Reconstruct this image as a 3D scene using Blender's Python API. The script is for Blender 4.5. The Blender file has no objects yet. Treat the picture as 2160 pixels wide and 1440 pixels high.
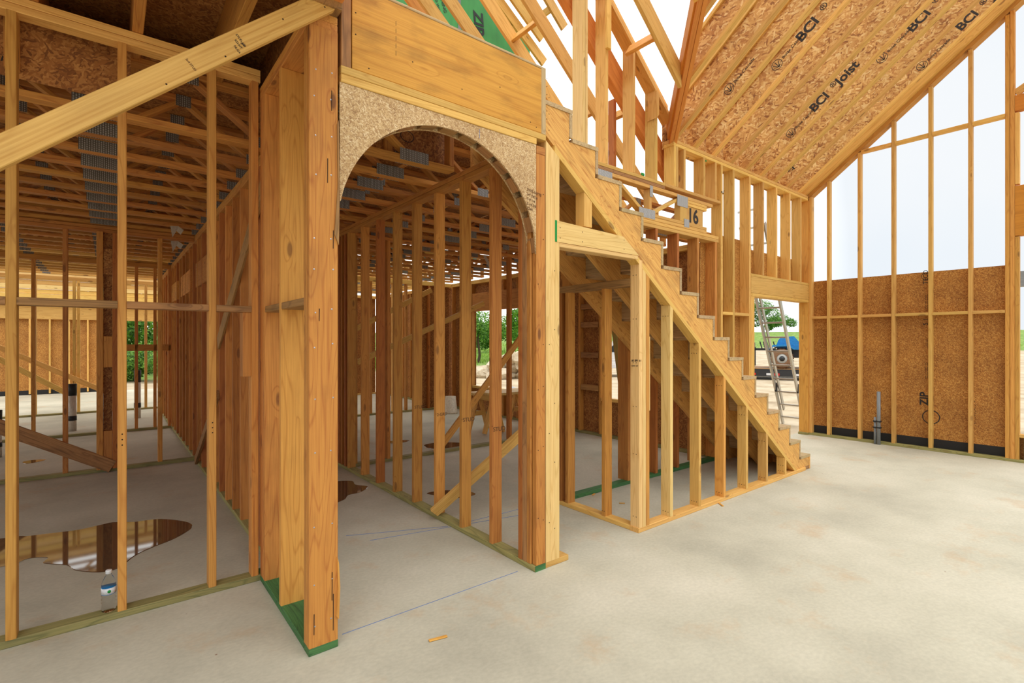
import bpy, bmesh, math, random
from mathutils import Vector, Matrix
R = random.Random(7)
S = bpy.context.scene
C = S.collection

# ---------------------------------------------------------------- camera, sky, exposure
FWD = Vector((1067.0, 1340.0, 0)).normalized()      # world X runs along the arch wall, world Y runs deep into the house
cam = bpy.data.cameras.new('camera'); cam.sensor_width = 36; cam.lens = 36 * 1067 / 2160
cam.clip_end = 500
co = bpy.data.objects.new('camera', cam); C.objects.link(co)
co.location = (0, 0, 1.52)
co.rotation_euler = (math.pi / 2, 0, math.atan2(FWD.y, FWD.x) - math.pi / 2)
S.camera = co
S.view_settings.view_transform = 'Standard'; S.view_settings.look = 'None'
S.view_settings.gamma = 1; S.view_settings.use_curve_mapping = False
S.view_settings.exposure = 0.66
S.cycles.diffuse_bounces = 8; S.cycles.max_bounces = 14; S.cycles.transmission_bounces = 8

W = bpy.data.worlds.new('overcast_sky'); S.world = W; W.use_nodes = True
nt = W.node_tree; N = nt.nodes; L = nt.links; N.clear()
wo = N.new('ShaderNodeOutputWorld'); bg = N.new('ShaderNodeBackground')
tc = N.new('ShaderNodeTexCoord'); nz = N.new('ShaderNodeTexNoise'); nz.inputs['Scale'].default_value = 2.2
nz.inputs['Detail'].default_value = 4
cr = N.new('ShaderNodeValToRGB'); cr.color_ramp.elements[0].color = (.53, .57, .61, 1); cr.color_ramp.elements[1].color = (.58, .60, .62, 1)
cr.color_ramp.elements[0].position = .35; cr.color_ramp.elements[1].position = .65
sx = N.new('ShaderNodeSeparateXYZ'); mp = N.new('ShaderNodeMapRange'); mp.inputs[1].default_value = .62; mp.inputs[2].default_value = .9
mp.inputs[3].default_value = 0; mp.inputs[4].default_value = 1
mx = N.new('ShaderNodeMix'); mx.data_type = 'RGBA'; mx.inputs[7].default_value = (1.42, 1.42, 1.38, 1)
L.new(tc.outputs['Generated'], nz.inputs['Vector']); L.new(nz.outputs[0], cr.inputs[0])
L.new(tc.outputs['Generated'], sx.inputs[0]); L.new(sx.outputs[2], mp.inputs[0])
my = N.new('ShaderNodeMapRange'); my.inputs[1].default_value = .30; my.inputs[2].default_value = .55; L.new(sx.outputs[1], my.inputs[0])
mm = N.new('ShaderNodeMath'); mm.operation = 'MAXIMUM'; L.new(mp.outputs[0], mm.inputs[0]); L.new(my.outputs[0], mm.inputs[1])
L.new(mm.outputs[0], mx.inputs[0]); L.new(cr.outputs[0], mx.inputs[6]); L.new(mx.outputs[2], bg.inputs[0])
bg.inputs[1].default_value = 1.0
L.new(bg.outputs[0], wo.inputs[0])
sun = bpy.data.lights.new('sun_behind_cloud', 'SUN'); sun.energy = .95; sun.angle = math.radians(60); sun.color = (1, .97, .92)
so = bpy.data.objects.new('sun_behind_cloud', sun); C.objects.link(so)
so.rotation_euler = Vector((-.25, -.6, 1.0)).to_track_quat('Z', 'Y').to_euler()

# ---------------------------------------------------------------- materials
def mat(name, rough=.75):
    m = bpy.data.materials.new(name); m.use_nodes = True
    b = m.node_tree.nodes['Principled BSDF']; b.inputs['Roughness'].default_value = rough
    return m, m.node_tree.nodes, m.node_tree.links, b
def lin(c): return tuple(((x / 255) / 12.92 if x <= 10 else ((x / 255 + .055) / 1.055) ** 2.4) for x in c) + (1,)
def ramp(n, stops, interp='LINEAR'):
    r = n.new('ShaderNodeValToRGB'); e = r.color_ramp.elements; r.color_ramp.interpolation = interp
    while len(e) < len(stops): e.new(.5)
    for k, (p, c) in enumerate(stops): e[k].position = p; e[k].color = c if len(c) == 4 else lin(c)
    return r
def mixc(n, l, a, b, f, mode='MIX'):
    x = n.new('ShaderNodeMix'); x.data_type = 'RGBA'; x.blend_type = mode
    for sock, v in ((x.inputs[6], a), (x.inputs[7], b), (x.inputs[0], f)):
        if hasattr(v, 'is_output'): l.new(v, sock)
        else: sock.default_value = v
    return x.outputs[2]
def flat(name, c, rough=.7, metal=0):
    m, n, l, b = mat(name, rough); b.inputs['Base Color'].default_value = lin(c); b.inputs['Metallic'].default_value = metal
    nz = n.new('ShaderNodeTexNoise'); nz.inputs['Scale'].default_value = 14
    r = ramp(n, [(.3, tuple(int(x * .86) for x in c)), (.7, c)]); l.new(nz.outputs[0], r.inputs[0]); l.new(r.outputs[0], b.inputs['Base Color'])
    return m
def wood(name, light, dark, knot=.5, dirt=.25, var=.16, grain=1.0, knotcol=(95, 48, 18)):
    """board timber: the grain runs along each board's own length (its local Z)"""
    m, n, l, b = mat(name, .68)
    tc = n.new('ShaderNodeTexCoord'); oi = n.new('ShaderNodeObjectInfo')
    mu = n.new('ShaderNodeVectorMath'); mu.operation = 'SCALE'; mu.inputs['Scale'].default_value = 57.0
    cb = n.new('ShaderNodeCombineXYZ')
    for k in range(3): l.new(oi.outputs['Random'], cb.inputs[k])
    l.new(cb.outputs[0], mu.inputs[0])
    ad = n.new('ShaderNodeVectorMath'); ad.operation = 'ADD'; l.new(tc.outputs['Object'], ad.inputs[0]); l.new(mu.outputs[0], ad.inputs[1])
    def stretched(v):
        q = n.new('ShaderNodeMapping'); q.inputs['Scale'].default_value = v; l.new(ad.outputs[0], q.inputs[0]); return q.outputs[0]
    g1 = n.new('ShaderNodeTexNoise'); g1.inputs['Scale'].default_value = 1; g1.inputs['Detail'].default_value = 3; g1.inputs['Roughness'].default_value = .6
    l.new(stretched((150, 150, 2.5)), g1.inputs['Vector'])
    # growth rings, bent round the knots
    vo = n.new('ShaderNodeTexVoronoi'); vo.inputs['Scale'].default_value = 1; l.new(stretched((7, 7, 2.3)), vo.inputs['Vector'])
    rg = n.new('ShaderNodeTexNoise'); rg.inputs['Scale'].default_value = 1; rg.inputs['Detail'].default_value = 1; l.new(stretched((9, 9, .9)), rg.inputs['Vector'])
    ma = n.new('ShaderNodeMath'); ma.operation = 'MULTIPLY_ADD'; ma.inputs[1].default_value = 9.0 * grain
    ex = n.new('ShaderNodeMapRange'); ex.inputs[1].default_value = 0; ex.inputs[2].default_value = .28; ex.inputs[3].default_value = 2.2; ex.inputs[4].default_value = 0
    l.new(vo.outputs['Distance'], ex.inputs[0]); l.new(rg.outputs[0], ma.inputs[0]); l.new(ex.outputs[0], ma.inputs[2])
    fr = n.new('ShaderNodeMath'); fr.operation = 'PINGPONG'; fr.inputs[1].default_value = .5; l.new(ma.outputs[0], fr.inputs[0])
    r1 = ramp(n, [(0.0, dark), (.16, light), (1, light)]); l.new(fr.outputs[0], r1.inputs[0])
    r2 = ramp(n, [(.32, dark), (.62, light)]); l.new(g1.outputs[0], r2.inputs[0])
    c = mixc(n, l, r2.outputs[0], r1.outputs[0], .5)
    kr = ramp(n, [(0, (1, 1, 1, 1)), (.075, (1, 1, 1, 1)), (.12, (0, 0, 0, 1))]); l.new(vo.outputs['Distance'], kr.inputs[0])
    km = n.new('ShaderNodeMath'); km.operation = 'MULTIPLY'; km.inputs[1].default_value = knot; l.new(kr.outputs[0], km.inputs[0])
    c = mixc(n, l, c, lin(knotcol), km.outputs[0])
    dn = n.new('ShaderNodeTexNoise'); dn.inputs['Scale'].default_value = 1; dn.inputs['Detail'].default_value = 5; l.new(stretched((11, 11, 4)), dn.inputs['Vector'])
    dr = ramp(n, [(.5, (0, 0, 0, 1)), (.78, (1, 1, 1, 1))]); l.new(dn.outputs[0], dr.inputs[0])
    dm = n.new('ShaderNodeMath'); dm.operation = 'MULTIPLY'; dm.inputs[1].default_value = dirt; l.new(dr.outputs[0], dm.inputs[0])
    c = mixc(n, l, c, lin(tuple(int(x * .62) for x in dark)), dm.outputs[0])
    hs = n.new('ShaderNodeHueSaturation')
    v = n.new('ShaderNodeMapRange'); v.inputs[3].default_value = 1 - var; v.inputs[4].default_value = 1 + var; l.new(oi.outputs['Random'], v.inputs[0])
    hu = n.new('ShaderNodeMath'); hu.operation = 'MULTIPLY_ADD'; hu.inputs[1].default_value = 13.7; hu.inputs[2].default_value = 0; l.new(oi.outputs['Random'], hu.inputs[0])
    hf = n.new('ShaderNodeMath'); hf.operation = 'FRACT'; l.new(hu.outputs[0], hf.inputs[0])
    hm = n.new('ShaderNodeMapRange'); hm.inputs[3].default_value = .496; hm.inputs[4].default_value = .510; l.new(hf.outputs[0], hm.inputs[0])
    l.new(v.outputs[0], hs.inputs['Value']); l.new(hm.outputs[0], hs.inputs['Hue']); l.new(c, hs.inputs['Color'])
    l.new(hs.outputs[0], b.inputs['Base Color'])
    bp = n.new('ShaderNodeBump'); bp.inputs['Strength'].default_value = .25; bp.inputs['Distance'].default_value = .002
    l.new(g1.outputs[0], bp.inputs['Height']); l.new(bp.outputs[0], b.inputs['Normal'])
    return m
def osb(name, cols, sc=1.0, seed=0.0):
    """strand board: three layers of long flakes laid at different angles, the highest flake shows"""
    m, n, l, b = mat(name, .7)
    tc = n.new('ShaderNodeTexCoord'); best = None
    sx_ = n.new('ShaderNodeSeparateXYZ'); l.new(tc.outputs['Object'], sx_.inputs[0])
    au = n.new('ShaderNodeMath'); l.new(sx_.outputs[0], au.inputs[0]); l.new(sx_.outputs[1], au.inputs[1])
    uv = n.new('ShaderNodeCombineXYZ'); l.new(au.outputs[0], uv.inputs[0]); l.new(sx_.outputs[2], uv.inputs[1])
    oi = n.new('ShaderNodeObjectInfo'); of = n.new('ShaderNodeVectorMath'); of.operation = 'ADD'; sc_ = n.new('ShaderNodeMath'); sc_.operation = 'MULTIPLY'; sc_.inputs[1].default_value = 37
    l.new(oi.outputs['Random'], sc_.inputs[0]); l.new(uv.outputs[0], of.inputs[0]); l.new(sc_.outputs[0], of.inputs[1])
    for k, a in enumerate((.2, 1.25, 2.4, .8)):
        ns = n.new('ShaderNodeTexNoise'); ns.inputs['Scale'].default_value = 14 * sc; l.new(of.outputs[0], ns.inputs['Vector'])
        dis = n.new('ShaderNodeVectorMath'); dis.operation = 'MULTIPLY_ADD'; dis.inputs[1].default_value = (.03 / sc, .03 / sc, 0)
        l.new(ns.outputs['Color'], dis.inputs[0]); l.new(of.outputs[0], dis.inputs[2])
        q = n.new('ShaderNodeMapping'); q.inputs['Rotation'].default_value = (0, 0, a + seed); q.inputs['Location'].default_value = (k * 3.1, k * 1.7, 0)
        l.new(dis.outputs[0], q.inputs[0])
        q2 = n.new('ShaderNodeMapping'); q2.inputs['Scale'].default_value = (74 * sc, 22 * sc, 0); l.new(q.outputs[0], q2.inputs[0])
        vo = n.new('ShaderNodeTexVoronoi'); vo.voronoi_dimensions = '2D'; vo.inputs['Scale'].default_value = 1; l.new(q2.outputs[0], vo.inputs['Vector'])
        sp = n.new('ShaderNodeSeparateColor'); l.new(vo.outputs['Color'], sp.inputs[0])
        if best is None: best = (sp.outputs[0], sp.outputs[1])
        else:
            gt = n.new('ShaderNodeMath'); gt.operation = 'GREATER_THAN'; l.new(sp.outputs[0], gt.inputs[0]); l.new(best[0], gt.inputs[1])
            ms = []
            for x0, x1 in ((best[0], sp.outputs[0]), (best[1], sp.outputs[1])):
                x = n.new('ShaderNodeMix'); x.data_type = 'FLOAT'; l.new(gt.outputs[0], x.inputs[0]); l.new(x0, x.inputs[2]); l.new(x1, x.inputs[3]); ms.append(x.outputs[0])
            best = tuple(ms)
    r = ramp(n, [(p, c) for p, c in cols]); l.new(best[1], r.inputs[0])
    big = n.new('ShaderNodeTexNoise'); big.inputs['Scale'].default_value = 3; big.inputs['Detail'].default_value = 6; l.new(tc.outputs['Object'], big.inputs['Vector'])
    br = ramp(n, [(.35, (.78, .74, .70, 1)), (.65, (1, 1, 1, 1))]); l.new(big.outputs[0], br.inputs[0])
    l.new(mixc(n, l, r.outputs[0], br.outputs[0], 1.0, 'MULTIPLY'), b.inputs['Base Color'])
    bp = n.new('ShaderNodeBump'); bp.inputs['Strength'].default_value = .3; bp.inputs['Distance'].default_value = .002
    l.new(best[0], bp.inputs['Height']); l.new(bp.outputs[0], b.inputs['Normal'])
    return m
M = {}
M['pale'] = wood('pale_spruce', (232, 194, 128), (206, 160, 90), .55, .12, .08)
M['pine'] = wood('yellow_pine', (228, 180, 100), (198, 142, 64), .6, .16)
M['amber'] = wood('amber_pine', (220, 160, 76), (186, 120, 46), .6, .2)
M['fir'] = wood('red_fir', (204, 138, 64), (166, 94, 36), .6, .3)
M['rust'] = wood('dark_red_fir', (184, 110, 46), (148, 76, 28), .6, .3)
M['post'] = wood('orange_fir_post', (206, 140, 62), (170, 98, 38), .75, .3, .05, 1.5)
M['old'] = wood('grey_brown_board', (178, 128, 76), (118, 80, 46), .6, .5)
M['green'] = wood('treated_green_plate', (160, 148, 92), (104, 106, 60), .3, .4)
M['vgreen'] = wood('sprayed_green_plate', (74, 122, 66), (26, 72, 38), .3, .6, .06, 2.5)
M['lvl'] = wood('laminated_veneer_beam', (210, 132, 44), (182, 102, 26), .12, .25, .05, .5)
M['lvldark'] = wood('red_veneer_beam', (220, 144, 66), (198, 118, 46), .12, .2, .05, .5)
M['ply'] = wood('stringer_ply', (230, 176, 96), (178, 106, 42), .5, .45, .03, 2.2, (120, 66, 30))
M['beamface'] = wood('orange_ply_face', (216, 154, 62), (186, 120, 38), .12, .6, .03, .25)
M['treadedge'] = wood('grey_ply_edge', (196, 168, 124), (150, 122, 84), .1, .4, .06)
M['osbroof'] = osb('coarse_strand_board', [(0, (148, 92, 44)), (.15, (192, 134, 70)), (.5, (216, 164, 94)), (.8, (230, 186, 116)), (1, (242, 210, 150))], .8)
M['osbwall'] = osb('brown_strand_board', [(0, (138, 84, 28)), (.3, (168, 108, 42)), (.6, (190, 130, 56)), (1, (218, 168, 88))], 2.6)
M['osbpale'] = osb('pale_strand_board', [(0, (160, 122, 80)), (.3, (194, 158, 108)), (.7, (214, 182, 132)), (1, (236, 214, 172))], 3.4)
M['osbdark'] = osb('red_strand_board', [(0, (124, 74, 30)), (.5, (168, 108, 50)), (1, (198, 142, 76))], 1.4)
M['zip'] = flat('green_sheathing', (70, 160, 84), .6)
M['dgreen'] = flat('green_painted_ply', (26, 96, 44), .7)
M['black'] = flat('black_membrane', (26, 26, 28), .6)
M['ink'] = flat('black_ink', (52, 44, 40), .8)
M['inkfade'] = flat('faded_ink', (112, 76, 44), .8)
M['spray'] = flat('green_spray', (20, 150, 60), .6)
M['pvc'] = flat('white_pvc', (216, 206, 190), .4)
M['conduit'] = flat('grey_conduit', (136, 140, 142), .4)
M['bucket'] = flat('white_bucket', (222, 206, 180), .45)
M['alu'] = flat('aluminium', (206, 204, 198), .32, .75)
M['blue'] = flat('blue_paint', (28, 132, 200), .35)
M['rubber'] = flat('dusty_rubber', (132, 98, 70), .9)
M['rim'] = flat('grey_rim', (188, 188, 184), .4)
M['dark'] = flat('dark_steel', (40, 42, 46), .5)
M['white'] = flat('white_paint', (228, 230, 232), .3)
M['red'] = flat('red_reflector', (205, 32, 30), .4)
M['glassd'] = flat('dark_window', (40, 52, 60), .15)
M['rock'] = flat('pale_limestone', (208, 192, 166), .9)
M['tarp'] = flat('grey_tarp', (170, 176, 182), .5)
M['bark'] = flat('bark', (84, 66, 50), .9)
M['nail'] = flat('nail_head', (200, 200, 205), .3, .8)
M['nailhole'] = flat('nail_hole', (50, 28, 16), .9)
M['chalk'] = flat('blue_chalk', (112, 132, 178), .9)
M['plastic'] = flat('torn_plastic', (206, 196, 182), .5)
def leafmat(name, a, b_):
    m, n, l, b = mat(name, .6); g = n.new('ShaderNodeNewGeometry'); r = ramp(n, [(0, a), (1, b_)])
    l.new(g.outputs['Random Per Island'], r.inputs[0]); l.new(r.outputs[0], b.inputs['Base Color'])
    t = n.new('ShaderNodeBsdfTranslucent'); l.new(r.outputs[0], t.inputs[0]); ms = n.new('ShaderNodeMixShader'); ms.inputs[0].default_value = .35
    o = n['Material Output']; l.new(b.outputs[0], ms.inputs[1]); l.new(t.outputs[0], ms.inputs[2]); l.new(ms.outputs[0], o.inputs[0])
    return m
M['leaf'] = leafmat('leaves', (44, 96, 30), (126, 176, 62))
M['grass'] = leafmat('grass_blades', (96, 140, 44), (170, 200, 92))
def platemat(c1=(176, 172, 166), c2=(158, 154, 150), c3=(92, 86, 80)):
    m, n, l, b = mat('punched_galvanised_plate', .42); b.inputs['Metallic'].default_value = .15
    tc = n.new('ShaderNodeTexCoord'); sp = n.new('ShaderNodeSeparateXYZ'); cb = n.new('ShaderNodeCombineXYZ'); l.new(tc.outputs['Object'], sp.inputs[0]); l.new(sp.outputs[1], cb.inputs[0]); l.new(sp.outputs[2], cb.inputs[1]); q = n.new('ShaderNodeMapping'); q.inputs['Scale'].default_value = (60, 38, 1); l.new(cb.outputs[0], q.inputs[0])
    ck = n.new('ShaderNodeTexBrick'); ck.inputs['Scale'].default_value = 1.0; ck.inputs['Color1'].default_value = lin(c1); ck.inputs['Color2'].default_value = lin(c2); ck.inputs['Mortar'].default_value = lin(c3)
    ck.inputs['Mortar Size'].default_value = .12; ck.inputs['Brick Width'].default_value = .9; ck.inputs['Row Height'].default_value = .5
    l.new(q.outputs[0], ck.inputs['Vector']); l.new(ck.outputs[0], b.inputs['Base Color']); return m
M['plate'] = platemat(); M['plate_lit'] = platemat((210, 212, 216), (196, 198, 202), (130, 128, 124))  # second copy of the same metal, brighter light put into its colour
def slabmat():
    m, n, l, b = mat('broom_finished_concrete', .8)
    tc = n.new('ShaderNodeTexCoord')
    a = n.new('ShaderNodeTexNoise'); a.inputs['Scale'].default_value = .8; a.inputs['Detail'].default_value = 7; a.inputs['Roughness'].default_value = .6; l.new(tc.outputs['Object'], a.inputs['Vector'])
    r = ramp(n, [(.3, (170, 166, 148)), (.5, (192, 188, 168)), (.7, (208, 203, 184))]); l.new(a.outputs[0], r.inputs[0])
    q = n.new('ShaderNodeMapping'); q.inputs['Rotation'].default_value = (0, 0, .5); q.inputs['Scale'].default_value = (38, 52, 1); l.new(tc.outputs['Object'], q.inputs[0])
    s = n.new('ShaderNodeTexNoise'); s.inputs['Scale'].default_value = 1; s.inputs['Detail'].default_value = 7; l.new(q.outputs[0], s.inputs['Vector'])
    sr = ramp(n, [(.35, (.90, .90, .90, 1)), (.65, (1, 1, 1, 1))]); l.new(s.outputs[0], sr.inputs[0])
    c = mixc(n, l, r.outputs[0], sr.outputs[0], 1.0, 'MULTIPLY')
    d = n.new('ShaderNodeTexNoise'); d.inputs['Scale'].default_value = 1.9; d.inputs['Detail'].default_value = 8; d.inputs['Roughness'].default_value = .7; l.new(tc.outputs['Object'], d.inputs['Vector'])
    dr = ramp(n, [(.56, (0, 0, 0, 1)), (.74, (.5, .5, .5, 1))]); l.new(d.outputs[0], dr.inputs[0])
    c = mixc(n, l, c, lin((186, 146, 100)), dr.outputs[0])
    v = n.new('ShaderNodeTexVoronoi'); v.inputs['Scale'].default_value = 3.3; l.new(tc.outputs['Object'], v.inputs['Vector'])
    vr = ramp(n, [(.014, (.9, .9, .9, 1)), (.022, (0, 0, 0, 1))]); l.new(v.outputs['Distance'], vr.inputs[0])
    c = mixc(n, l, c, lin((132, 104, 80)), vr.outputs[0])
    l.new(c, b.inputs['Base Color'])
    bp = n.new('ShaderNodeBump'); bp.inputs['Strength'].default_value = .15; bp.inputs['Distance'].default_value = .004; l.new(s.outputs[0], bp.inputs['Height']); l.new(bp.outputs[0], b.inputs['Normal'])
    return m
M['slab'] = slabmat()
def groundmat():
    m, n, l, b = mat('site_ground', .95)
    g = n.new('ShaderNodeNewGeometry'); a = n.new('ShaderNodeTexNoise'); a.inputs['Scale'].default_value = .9; a.inputs['Detail'].default_value = 12; a.inputs['Roughness'].default_value = .65; l.new(g.outputs['Position'], a.inputs['Vector'])
    d = ramp(n, [(.3, (146, 126, 98)), (.45, (176, 158, 130)), (.62, (196, 180, 154))]); l.new(a.outputs[0], d.inputs[0])
    a2 = n.new('ShaderNodeTexNoise'); a2.inputs['Scale'].default_value = 3; a2.inputs['Detail'].default_value = 9; l.new(g.outputs['Position'], a2.inputs['Vector'])
    gr = ramp(n, [(.3, (72, 106, 34)), (.5, (112, 142, 54)), (.72, (150, 168, 84))]); l.new(a2.outputs[0], gr.inputs[0])
    sp = n.new('ShaderNodeSeparateXYZ'); l.new(g.outputs['Position'], sp.inputs[0])
    x_ = n.new('ShaderNodeMath'); x_.operation = 'SUBTRACT'; x_.inputs[1].default_value = 34; l.new(sp.outputs[0], x_.inputs[0])
    m_ = n.new('ShaderNodeMath'); m_.operation = 'MAXIMUM'; l.new(sp.outputs[1], m_.inputs[0]); l.new(x_.outputs[0], m_.inputs[1])
    ad = n.new('ShaderNodeMath'); ad.operation = 'MULTIPLY_ADD'; ad.inputs[1].default_value = 6; l.new(a.outputs[0], ad.inputs[0]); l.new(m_.outputs[0], ad.inputs[2])
    mr = n.new('ShaderNodeMapRange'); mr.inputs[1].default_value = 28.5; mr.inputs[2].default_value = 30; l.new(ad.outputs[0], mr.inputs[0])
    l.new(mixc(n, l, d.outputs[0], gr.outputs[0], mr.outputs[0]), b.inputs['Base Color']); return m
M['ground'] = groundmat()
def watermat():
    m, n, l, b = mat('standing_water', .04); b.inputs['Base Color'].default_value = lin((96, 74, 54)); b.inputs['Specular IOR Level'].default_value = 1.0; b.inputs['IOR'].default_value = 1.6
    return m
M['water'] = watermat()
def glassy(name, c, al):
    m, n, l, b = mat(name, .06); b.inputs['Base Color'].default_value = lin(c); b.inputs['Transmission Weight'].default_value = 1; b.inputs['IOR'].default_value = 1.15
    return m
M['pet'] = glassy('clear_pet', (236, 240, 240), .3)

# ---------------------------------------------------------------- builders
def link(o, par=None, loc=None):
    C.objects.link(o)
    if par is not None: o.parent = par
    return o
def thing(name, label, cat, loc=(0, 0, 0), group=None, kind=None):
    o = bpy.data.objects.new(name, None); C.objects.link(o); o.empty_display_size = .2
    o.location = loc; tag(o, label, cat, group, kind); return o
def tag(o, label=None, cat=None, group=None, kind=None):
    if label: o['label'] = label
    if cat: o['category'] = cat
    if group: o['group'] = group
    if kind: o['kind'] = kind
    return o
cache = {}
def boardmesh(a, b, Ln, m, e0=None):
    """a board centred on its origin, long axis local Z, eased edges"""
    k = (round(a, 4), round(b, 4), round(Ln, 4), m)
    if k in cache: return cache[k]
    c = min(.003, a * .2, b * .2)
    prof = [(-a/2+c, -b/2), (a/2-c, -b/2), (a/2, -b/2+c), (a/2, b/2-c), (a/2-c, b/2), (-a/2+c, b/2), (-a/2, b/2-c), (-a/2, -b/2+c)]
    vs = [(x, y, -Ln/2) for x, y in prof] + [(x, y, Ln/2) for x, y in prof]
    fs = [tuple(reversed(range(8))), tuple(range(8, 16))] + [(i, (i+1) % 8, 8+(i+1) % 8, 8+i) for i in range(8)]
    me = bpy.data.meshes.new('board'); me.from_pydata(vs, [], fs); me.materials.append(M[m]); me.update(); cache[k] = me
    return me
AX = {'x': Matrix(((0, 0, 1), (1, 0, 0), (0, 1, 0))), 'y': Matrix(((0, 1, 0), (0, 0, 1), (1, 0, 0))), 'z': Matrix.Identity(3)}
def place(o, loc, rot, par):
    q = rot.to_quaternion(); o.rotation_mode = 'QUATERNION'; o.rotation_quaternion = q
    o.location = Vector(loc) - (par.location if par is not None else Vector((0, 0, 0)))
    link(o, par); return o
def box(name, x0, x1, y0, y1, z0, z1, m, par=None, ax=None):
    """axis-aligned board, grain along its longest side"""
    d = (abs(x1-x0), abs(y1-y0), abs(z1-z0)); ax = ax or 'xyz'[d.index(max(d))]
    if ax == 'z': me = boardmesh(d[0], d[1], d[2], m)
    elif ax == 'x': me = boardmesh(d[1], d[2], d[0], m)
    else: me = boardmesh(d[2], d[0], d[1], m)
    return place(bpy.data.objects.new(name, me), ((x0+x1)/2, (y0+y1)/2, (z0+z1)/2), AX[ax], par)
def bar(name, p0, p1, w, t, wdir, m, par=None):
    """slanting board from p0 to p1 (centre line); w is its size along wdir, t across"""
    p0 = Vector(p0); p1 = Vector(p1); z = (p1-p0).normalized(); x = Vector(wdir); x = (x - z*x.dot(z)).normalized(); y = z.cross(x)
    rot = Matrix((x, y, z)).transposed()
    return place(bpy.data.objects.new(name, boardmesh(w, t, (p1-p0).length, m)), (p0+p1)/2, rot, par)
def prism(name, pts, y0, y1, m, par=None, plane='y', grain=0.0):
    """outline given in (horizontal, z), pulled through a thickness; grain = angle of the fibres from horizontal"""
    cx = sum(p[0] for p in pts)/len(pts); cz = sum(p[1] for p in pts)/len(pts); cy = (y0+y1)/2; h = (y1-y0)/2
    ca, sa = math.cos(grain), math.sin(grain)
    # local Z = grain direction
    if plane == 'y': gz = Vector((ca, 0, sa)); gy = Vector((0, 1, 0))
    else: gz = Vector((0, ca, sa)); gy = Vector((1, 0, 0))
    gx = gy.cross(gz); rot = Matrix((gx, gy, gz)).transposed(); inv = rot.transposed()
    vs = []
    for s in (-h, h):
        for p in pts:
            v = Vector((p[0]-cx, s, p[1]-cz)) if plane == 'y' else Vector((s, p[0]-cx, p[1]-cz))
            vs.append(inv @ v)
    nn = len(pts); bm = bmesh.new(); bv = [bm.verts.new(v) for v in vs]
    bm.faces.new(bv[:nn]); bm.faces.new(list(reversed(bv[nn:])))
    for i in range(nn): bm.faces.new((bv[i], bv[nn+i], bv[nn+(i+1) % nn], bv[(i+1) % nn]))
    bmesh.ops.recalc_face_normals(bm, faces=bm.faces)
    me = bpy.data.meshes.new(name); bm.to_mesh(me); bm.free(); me.materials.append(M[m])
    o = bpy.data.objects.new(name, me)
    return place(o, (cx, cy, cz) if plane == 'y' else (cy, cx, cz), rot, par)
def mesh_obj(name, vs, fs, m, par=None, loc=(0, 0, 0), smooth=False):
    me = bpy.data.meshes.new(name); me.from_pydata(vs, [], fs); me.materials.append(M[m]); me.update()
    if smooth:
        for p in me.polygons: p.use_smooth = True
    o = bpy.data.objects.new(name, me); o.location = Vector(loc) - (par.location if par is not None else Vector((0, 0, 0))); return link(o, par)
def lathe(name, prof, m, par=None, loc=(0, 0, 0), n=24, rot=None, smooth=True, cap=True):
    vs = []; fs = []
    for r, z in prof:
        for i in range(n):
            a = 2*math.pi*i/n; vs.append((r*math.cos(a), r*math.sin(a), z))
    for j in range(len(prof)-1):
        for i in range(n): fs.append((j*n+i, j*n+(i+1) % n, (j+1)*n+(i+1) % n, (j+1)*n+i))
    if cap and prof[0][0] > 0: fs.append(tuple(reversed(range(n))))
    if cap and prof[-1][0] > 0: fs.append(tuple(range((len(prof)-1)*n, len(prof)*n)))
    o = mesh_obj(name, vs, fs, m, par, loc, smooth)
    if rot: o.rotation_euler = rot
    return o
def text(name, body, size, loc, xdir, ydir, m, par=None, width=1.0):
    cu = bpy.data.curves.new(name, 'FONT'); cu.body = body; cu.size = size; cu.align_x = 'LEFT'; cu.extrude = .0006; cu.offset = size*(.03 if size > .1 else .008); cu.space_character = width
    cu.materials.append(M[m]); o = bpy.data.objects.new(name, cu)
    x = Vector(xdir).normalized(); y = Vector(ydir); y = (y - x*y.dot(x)).normalized(); z = x.cross(y)
    C.objects.link(o); dg = bpy.context.evaluated_depsgraph_get(); me = bpy.data.meshes.new_from_object(o.evaluated_get(dg)); C.objects.unlink(o); bpy.data.objects.remove(o)
    o = bpy.data.objects.new(name, me); me.materials.clear(); me.materials.append(M[m])
    return place(o, loc, Matrix((x, y, z)).transposed(), par)
def nails(par, pts, m='nailhole', r=.004, nrm='y'):
    """a few nail heads on a face, one part"""
    vs = []; fs = []
    for (x, y, z) in pts:
        b = len(vs)
        for i in range(6):
            a = i*math.pi/3
            if nrm == 'y': vs.append((x+r*math.cos(a), y, z+r*math.sin(a)))
            else: vs.append((x, y+r*math.cos(a), z+r*math.sin(a)))
        k = len(vs)
        vs.append((x, y-.0015, z) if nrm == 'y' else (x-.0015, y, z))
        for i in range(6): fs.append((b+i, b+(i+1) % 6, k))
    p = par.location if par is not None else Vector((0, 0, 0))
    return mesh_obj('nail_head', vs, fs, m, par, (0, 0, 0))
def copytree(o, dx, par=None):
    c = o.copy(); C.objects.link(c); c.parent = par
    if par is None: c.location = o.location + Vector(dx)
    for ch in list(o.children): copytree(ch, dx, c)
    return c
def pick(*a): return R.choice(a)
ORD = 'first second third fourth fifth sixth seventh eighth ninth tenth eleventh twelfth thirteenth fourteenth fifteenth sixteenth seventeenth eighteenth nineteenth twentieth twenty-first twenty-second twenty-third twenty-fourth twenty-fifth twenty-sixth twenty-seventh twenty-eighth'.split()

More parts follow.
